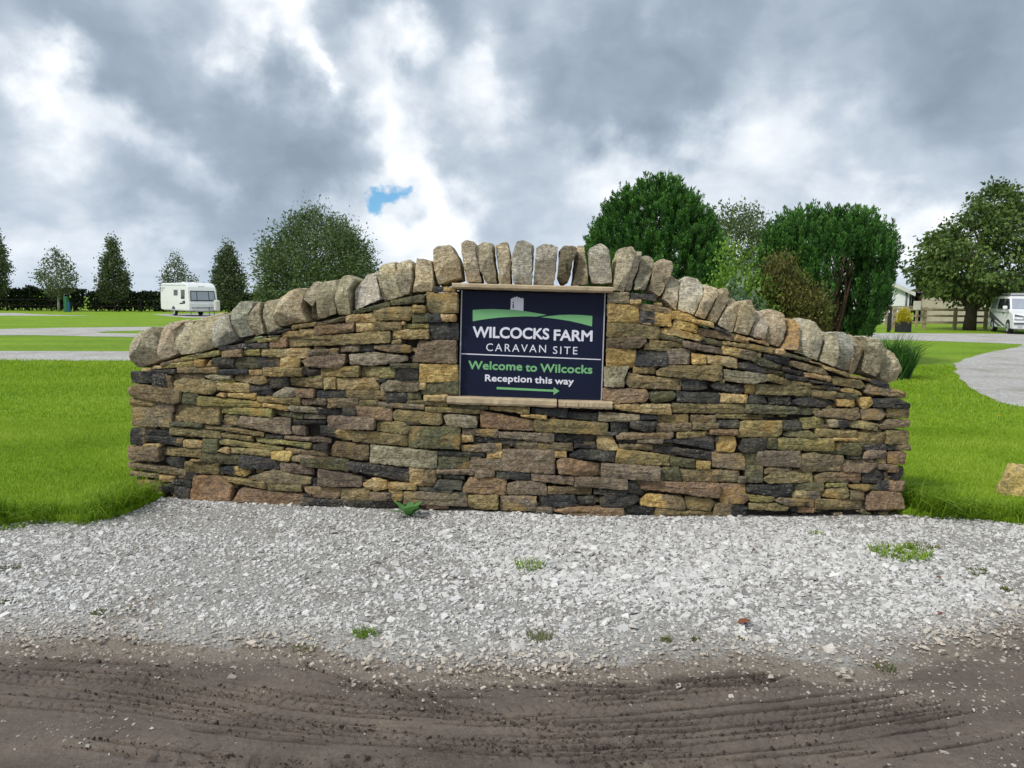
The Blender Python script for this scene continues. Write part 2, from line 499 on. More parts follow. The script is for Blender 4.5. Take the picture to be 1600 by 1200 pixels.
# lawn edge, seen from the track: left tongue, under the wall, right tongue
edge_l = [gpt(*p, Z_LAWN) for p in ((-420, 835), (-200, 818), (0, 812), (60, 806), (140, 808), (192, 797), (236, 778))]
edge_r = [gpt(*p, Z_LAWN) for p in ((1412, 797), (1450, 800), (1500, 801), (1600, 813), (1750, 828), (2000, 850))]
mid_w = [Vector((x, wall_y(x, 0) + 0.30, Z_LAWN)) for x in (-2.75, -1.5, 0, 1.5, 2.85)]
lawn_edge = [Vector((-60, edge_l[0].y - 3, Z_LAWN))] + edge_l + mid_w + edge_r + [Vector((60, edge_r[-1].y - 3, Z_LAWN))]
def lawn_y(x):
    return np.interp(x, [p.x for p in lawn_edge], [p.y for p in lawn_edge])
bm = bmesh.new()
far = [Vector((900, lawn_edge[-1].y, Z_LAWN)), Vector((900, 1500, Z_LAWN)), Vector((-900, 1500, Z_LAWN)), Vector((-900, lawn_edge[0].y, Z_LAWN))]
vs = [bm.verts.new(p) for p in lawn_edge + far]
bm.faces.new(vs)
ext = bmesh.ops.extrude_face_region(bm, geom=bm.faces[:])
for v in ext['geom']:
    if isinstance(v, bmesh.types.BMVert):
        v.co.z -= 0.14
bmesh.ops.triangulate(bm, faces=bm.faces[:])
bmesh.ops.recalc_face_normals(bm, faces=bm.faces[:])
me = bpy.data.meshes.new('lawn')
bm.to_mesh(me)
bm.free()
tag(link('lawn', me, M_LAWN), 'bright green mown lawn stretching away behind the stone wall', kind='structure')

def sheet(name, px, z, m, label, wob=0.0):
    pts = [gpt(x, y, z) for x, y in px]
    bm = bmesh.new()
    vs = []
    for i, p in enumerate(pts):
        q = pts[(i + 1) % len(pts)]
        n = max(1, min(60, int((q - p).length / 0.35))) if wob else 1
        for k in range(n):
            c = p.lerp(q, k / n)
            if wob:
                c = c + Vector((mnoise.noise(c * 1.3) * wob, mnoise.noise(c * 1.3 + Vector((9, 3, 1))) * wob, 0))
                c.z = z
            vs.append(bm.verts.new(c))
    f = bm.faces.new(vs)
    if f.normal.z < 0:
        f.normal_flip()
    bm.normal_update()
    bmesh.ops.triangulate(bm, faces=bm.faces[:])
    for f in bm.faces:
        if f.normal.z < 0:
            f.normal_flip()
    me = bpy.data.meshes.new(name)
    bm.to_mesh(me)
    bm.free()
    return tag(link(name, me, m), label, kind='structure')

Z_RD = Z_LAWN + 0.006
sheet('gravel_path', [(-300, 548), (320, 549), (900, 550), (900, 566), (320, 564), (-300, 563)], Z_RD, M_ROAD, 'pale gravel path crossing the lawn nearest the left end of the wall', 0.12)
sheet('gravel_road', [(-300, 515), (0, 514), (100, 512), (240, 510.5), (640, 509), (640, 514), (260, 515.5), (185, 517), (150, 519), (160, 520.5), (230, 521), (640, 521.5), (640, 527), (200, 526.5), (60, 523.5), (-300, 524)], Z_RD, M_ROAD, 'wider grey gravel road crossing the lawn on the left, forking around grass', 0.2)
sheet('gravel_pitch', [(-200, 488.5), (20, 489), (70, 491.5), (150, 493.5), (20, 493.2), (-200, 492.6)], Z_RD, M_ROAD, 'thin gravel strip far across the lawn near the hedge', 0.3)
sheet('gravel_standing', [(238, 491), (300, 490), (380, 490), (380, 497), (300, 496.5), (268, 494.5)], Z_RD, M_ROAD, 'small gravel stand beneath the white caravan', 0.25)
sheet('gravel_drive', [(1300, 521), (1400, 520.5), (1600, 521.5), (1800, 523), (2300, 528), (2300, 700), (1800, 668), (1640, 646), (1600, 636), (1560, 628), (1515, 605), (1494, 583), (1493, 568), (1510, 560), (1542, 551), (1592, 542), (1596, 538), (1560, 536), (1500, 534), (1400, 531), (1300, 530)], Z_RD, M_ROAD, 'grey gravel drive curving round the right hand lawn to the parked van', 0.10)

# track edge: where the gravel gives out and the mud begins
trk = [gpt(*p) for p in ((-300, 1000), (0, 1003), (200, 1010), (400, 1022), (520, 1036), (640, 1048), (800, 1054), (1000, 1048), (1200, 1042), (1350, 1042), (1480, 1010), (1600, 985), (1900, 960))]
def track_y(x):
    return np.interp(x, [p.x for p in trk], [p.y for p in trk]) + 0.26 * (fbm(np.asarray(x, float) * 2.2 + 40, np.asarray(x, float) * 0 + 1.3, 3, 5) - 0.5)

def grid(xs, ys):
    X, Y = np.meshgrid(xs, ys)
    n, m_ = X.shape
    i = np.arange(n * m_).reshape(n, m_)
    F = np.stack([i[:-1, :-1].ravel(), i[:-1, 1:].ravel(), i[1:, 1:].ravel(), i[1:, :-1].ravel()], 1)
    return X.ravel(), Y.ravel(), F

def apron_z(x, y):
    return 0.025 * (fbm(x * 1.1 + 5, y * 1.6 + 2, 11) - 0.5) - 0.004 + 0.04 * np.clip((y - 5.2) / 0.6, 0, 1) * np.exp(-((x + 0.2) / 1.6) ** 2) * 0.5

# wheel tracks pressed in the mud: centre line (survey points), width, ribs, lug spacing, depth
TRACKS = [
    ([(0, 1040), (260, 1056), (420, 1086), (560, 1104), (760, 1112), (960, 1100), (1200, 1078), (1330, 1062)], 0.17, 4, 0.052, 0.016),
    ([(-40, 1080), (150, 1092), (330, 1120), (560, 1142), (800, 1152), (1060, 1142), (1300, 1118), (1450, 1096)], 0.17, 4, 0.045, 0.014),
    ([(440, 1038), (560, 1062), (700, 1076), (860, 1074), (1040, 1062), (1240, 1056)], 0.14, 3, 0.040, 0.014),
    ([(120, 1140), (260, 1160), (430, 1182), (640, 1196), (900, 1192), (1150, 1178), (1380, 1158), (1560, 1130)], 0.19, 3, 0.085, 0.018),
    ([(300, 1205), (560, 1222), (800, 1228), (1100, 1220), (1400, 1200)], 0.19, 4, 0.06, 0.016),
    ([(700, 1060), (900, 1075), (1050, 1078), (1250, 1064), (1420, 1040)], 0.15, 3, 0.045, 0.013),
    ([(-60, 1046), (120, 1060), (300, 1092), (480, 1126), (640, 1140)], 0.14, 3, 0.038, 0.012),
    ([(640, 1160), (860, 1168), (1080, 1160), (1300, 1140), (1500, 1110)], 0.16, 4, 0.05, 0.013),
    ([(480, 1034), (600, 1070), (700, 1110), (860, 1140), (1000, 1150)], 0.10, 2, 0.035, 0.008),
]
TRACKS = [([gpt(*p, -0.02) for p in pts], w, nr, lug, dep) for pts, w, nr, lug, dep in TRACKS]

def mud_z(x, y):
    z = -0.020 + 0.018 * (fbm(x * 1.3, y * 3.0, 5) - 0.5) + 0.006 * (fbm(x * 10, y * 22, 6) - 0.5) + 0.0045 * (fbm(x * 60, y * 70, 8, 2) - 0.5)
    for i, (pts, w, nr, lug, dep) in enumerate(TRACKS):
        px_ = np.array([p.x for p in pts])
        py_ = np.array([p.y for p in pts])
        dx = np.gradient(py_, px_)
        cy = np.interp(x, px_, py_) + 0.010 * (fbm(x * 2.0, x * 0 + i, 31) - 0.5)
        sl = np.interp(x, px_, dx)
        t = (y - cy) / w + 0.5          # 0..1 across the tyre
        along = np.clip((x - px_[0]) * 5, 0, 1) * np.clip((px_[-1] - x) * 5, 0, 1)
        wear = np.clip((fbm(x * 1.6 + 7 * i, y * 2.5, 40 + i) - 0.30) * 7, 0, 1) * along
        on = np.clip((0.5 - np.abs(t - 0.5)) * 12, 0, 1)
        h = -dep * 0.22 * on
        # long grooves cut by the edges of the ribs: they come and go along the track
        for g_ in range(nr + 1):
            gy_ = g_ / nr
            d_ = (t - gy_) * w + 0.004 * (vnoise(x * 3, x * 0 + g_ + 3 * i, 23) - 0.5)
            seen = np.clip((vnoise(x * 2.2 + 13 * i + 5 * g_, x * 0 + g_, 14) - (0.30 if g_ in (0, nr) else 0.42)) * 10, 0, 1)
            wd = 0.0062 if g_ in (0, nr) else 0.0048
            dp_ = 0.055 if g_ in (0, nr) else 0.036
            h = h - dp_ * np.exp(-(d_ / wd) ** 4) * seen + dep * 0.5 * (0.3 + vnoise(x * 40, y * 40, 5)) * np.exp(-((d_ - 0.014) / 0.006) ** 2) * seen
        # tread bars across each rib
        row = np.floor(t * nr)
        ph = (x + row * lug * 0.37 + (t - 0.5) * w * 0.45 * np.where(row % 2 == 0, 1, -1)) / lug
        bar = np.clip((np.abs((ph % 1.0) - 0.5) * 2 - (1 - 0.0075 / lug)) * 10, 0, 1) * on
        h = h - dep * 0.85 * bar * np.clip((vnoise(x * 3.5 + 9 * i, row * 2.3 + i, 27) - 0.32) * 5, 0, 1)
        z = z + wear * h
    return z

xs = np.concatenate([np.linspace(-9, -2.78, 50), np.arange(-2.75, 2.75, 0.0066), np.linspace(2.78, 9, 50)])
ys = np.concatenate([np.linspace(-4, 2.4, 30), np.arange(2.42, 2.56, 0.02), np.arange(2.57, 3.70, 0.0034), np.arange(3.71, 3.95, 0.012)])
X, Y, F = grid(xs, ys)
cy = Y[F].mean(1)
cx = X[F].mean(1)
keep = cy < track_y(cx) + 0.10
near = (Y > 2.35) & (np.abs(X) < 3.4)
Z = np.where(near, 0, -0.02).astype(float)
Z[near] = mud_z(X[near], Y[near])
rim = np.clip((Y - (track_y(X) - 0.02)) / 0.12, 0, 1)
Z = Z - rim * 0.03
F = F[keep]
used = np.unique(F)
rem = np.full(len(X), -1)
rem[used] = np.arange(len(used))
me = np_mesh('mud_track', np.stack([X, Y, Z], 1)[used], rem[F], mud_mat(), {'dry': ('FLOAT', (np.clip(1 - (track_y(X) - Y) / 0.20, 0, 1) ** 1.6)[used])}, smooth=True)
tag(link('mud_track', me), 'brown muddy track printed with tyre treads in the foreground', kind='structure')

X, Y, F = grid(np.arange(-9, 9.01, 0.06), np.arange(2.9, 7.6, 0.06))
Z = apron_z(X, Y) - np.clip((track_y(X) + 0.02 - Y) / 0.20, 0, 1) * 0.06 - 0.012 * np.clip((track_y(X) + 0.25 - Y) / 0.25, 0, 1)
Z -= np.clip((Y - lawn_y(X) - 0.12) / 0.2, 0, 1) * 0.10
me = np_mesh('gravel_verge', np.stack([X, Y, Z], 1), F, grit_mat('limestone_grit', (0.25, 0.24, 0.22), (0.52, 0.505, 0.475), (0.235, 0.195, 0.155)), {'mud': ('FLOAT', np.clip((track_y(X) + 0.24 - Y) / 0.34, 0, 1))}, smooth=True)
tag(link('gravel_verge', me), 'grey limestone grit verge between the wall and the muddy track', kind='structure')

# ------------------------------------------------------------------ loose gravel chips
def chips(name, P, size, col, label, flat=0.42):
    n = len(P)
    base = np.array([(-1, -1, -1), (1, -1, -1), (1, 1, -1), (-1, 1, -1), (-1, -1, 1), (1, -1, 1), (1, 1, 1), (-1, 1, 1)], float)
    V = base[None] * (0.5 + 0.32 * (rng.random((n, 8, 3)) - 0.5) * 2 * 0.9)
    V[:, 4:, :2] *= (0.45 + 0.5 * rng.random((n, 1, 1)))
    s = np.stack([size, size * rng.uniform(0.55, 0.95, n), size * flat * rng.uniform(0.5, 1.1, n)], 1)
    V = V * s[:, None, :]
    a = rng.random(n) * 2 * np.pi
    tx = rng.normal(0, 0.20, n)
    ty = rng.normal(0, 0.20, n)
    V[:, :, 2] += V[:, :, 0] * tx[:, None] + V[:, :, 1] * ty[:, None]
    ca, sa = np.cos(a)[:, None], np.sin(a)[:, None]
    W = np.stack([V[:, :, 0] * ca - V[:, :, 1] * sa, V[:, :, 0] * sa + V[:, :, 1] * ca, V[:, :, 2]], 2) + P[:, None, :]
    q = np.array([(3, 2, 1, 0), (4, 5, 6, 7), (0, 1, 5, 4), (1, 2, 6, 5), (2, 3, 7, 6), (3, 0, 4, 7)])
    F = (np.arange(n)[:, None, None] * 8 + q[None]).reshape(-1, 4)
    C = np.concatenate([np.repeat(col[:, None, :], 8, 1), np.ones((n, 8, 1))], 2)
    me = np_mesh(name, W.reshape(-1, 3), F, M_CHIP, {'c1': ('FLOAT_COLOR', C)})
    return tag(link(name, me), label, kind='stuff')

def wall_front(x):
    return np.where((x > -2.98) & (x < 3.05), W_D0 + W_K * (x - W_XC) ** 2 - 0.0, 99)

n = 320000
cx = rng.uniform(-5.2, 5.6, n)
cyy = rng.uniform(3.0, 6.3, n)
lim = np.minimum(lawn_y(cx) + 0.03, wall_front(cx))
ty = track_y(cx)
edge = (cyy - ty)
patch = fbm(cx * 1.2 + 3, cyy * 2.2, 21)
clean = np.clip((edge - 0.02) / 0.40, 0, 1)
dens = np.clip((edge + 0.16) / 0.26, 0.0, 1) * np.clip(0.20 + 2.3 * (patch - 0.32), 0.30, 1.0)
cen = np.exp(-((cx - 0.9) / 1.7) ** 2 - ((cyy - 4.5) / 0.75) ** 2)
ok = (cyy < lim) & (rng.random(n) < dens * (0.44 + 0.42 * cen)) & (np.abs(cx) < cyy * 0.78 + 0.6)
cx, cyy, clean, cen, patch, edge = (a[ok] for a in (cx, cyy, clean, cen, patch, edge))
n = len(cx)
size = np.exp(rng.normal(math.log(0.0145), 0.46, n)) * (0.80 + 0.55 * cen)
size = np.clip(size, 0.007, 0.058)
cz = apron_z(cx, cyy) + size * (0.12 * np.clip(edge / 0.3, -0.4, 1)) + 0.001
size = size * np.clip(0.72 + 0.4 * edge / 0.4, 0.60, 1.0)
val = np.clip(rng.normal(0.57, 0.080, n), 0.20, 0.72)
dk = rng.random(n) < 0.07
val[dk] *= rng.uniform(0.4, 0.7, dk.sum())
warm = np.stack([val * 1.0, val * 0.985, val * 0.955], 1)
dusty = np.stack([val * 0.80, val * 0.70, val * 0.57], 1)
tmix = np.clip(clean + 0.35 * (patch - 0.5) + rng.normal(0, 0.15, n), 0, 1)[:, None]
chips('gravel', np.stack([cx, cyy, cz], 1), size, warm * tmix + dusty * (1 - tmix), 'loose pale grey limestone chippings spread in front of the wall')

n = 20000
cx = rng.uniform(-3.0, 3.4, n)
cyy = rng.uniform(2.35, 3.75, n)
pt = fbm(cx * 1.5 + 31, cyy * 2.6 + 3, 51)
spots = np.exp(-((cx - 1.75) / 0.33) ** 2 - ((cyy - 3.02) / 0.13) ** 2) + np.exp(-((cx + 1.6) / 0.16) ** 2 - ((cyy - 2.72) / 0.12) ** 2) + 1.0 * np.exp(-((cx - 2.05) / 0.28) ** 2 - ((cyy - 2.5) / 0.16) ** 2) + 0.8 * np.exp(-((cx - 0.95) / 0.10) ** 2 - ((cyy - 2.98) / 0.05) ** 2) + 0.5 * np.exp(-((cx - 2.6) / 0.5) ** 2 - ((cyy - 3.2) / 0.3) ** 2)
near = np.clip(1 - (track_y(cx) - cyy) / 0.28, 0, 1)
ok = (cyy < track_y(cx) + 0.05) & (rng.random(n) < 0.004 + 0.03 * (pt > 0.57) + 0.60 * spots + 0.80 * near ** 1.6)
cx, cyy = cx[ok], cyy[ok]
n = len(cx)
size = np.clip(np.exp(rng.normal(math.log(0.0080), 0.45, n)), 0.004, 0.030)
val = np.clip(rng.normal(0.36, 0.08, n), 0.12, 0.6)
cz = mud_z(cx, cyy) + size * 0.02
chips('mud_pebbles', np.stack([cx, cyy, cz], 1), size, np.stack([val, val * 0.92, val * 0.80], 1), 'small pale pebbles scattered over the muddy track')

# soil crumbs coloured dark to draw the shade along the tread marks' edges
cx, cyy = [], []
for i, (pts, w, nr, lug, dep) in enumerate(TRACKS):
    px_ = np.array([p.x for p in pts])
    py_ = np.array([p.y for p in pts])
    for g_ in range(nr + 1):
        k = 300
        x = rng.uniform(px_[0], px_[-1], k)
        c_ = np.interp(x, px_, py_) + 0.010 * (fbm(x * 2.0, x * 0 + i, 31) - 0.5)
        y = c_ + (g_ / nr - 0.5) * w - 0.004 * (vnoise(x * 3, x * 0 + g_ + 3 * i, 23) - 0.5) + 0.006 + rng.normal(0, 0.0025, k)
        seen = (vnoise(x * 2.2 + 13 * i + 5 * g_, x * 0 + g_, 14) > (0.34 if g_ in (0, nr) else 0.46)) & (fbm(x * 1.6 + 7 * i, y * 2.5, 40 + i) > 0.36)
        cx.append(x[seen])
        cyy.append(y[seen])
cx = np.concatenate(cx + [rng.uniform(-2.6, 2.7, 900)])
cyy = np.concatenate(cyy + [rng.uniform(2.5, 3.5, 900)])
ok = cyy < track_y(cx) - 0.04
cx, cyy = cx[ok], cyy[ok]
n = len(cx)
size = np.clip(np.exp(rng.normal(math.log(0.0048), 0.42, n)), 0.0025, 0.016)
val = rng.uniform(0.6, 1.25, n)
chips('shade_crumbs', np.stack([cx, cyy, mud_z(cx, cyy) + size * 0.12], 1), size, np.stack([val * 0.074, val * 0.058, val * 0.049], 1), 'soil crumbs along the tyre marks, darkened to stand for shade in the grooves', 0.7)

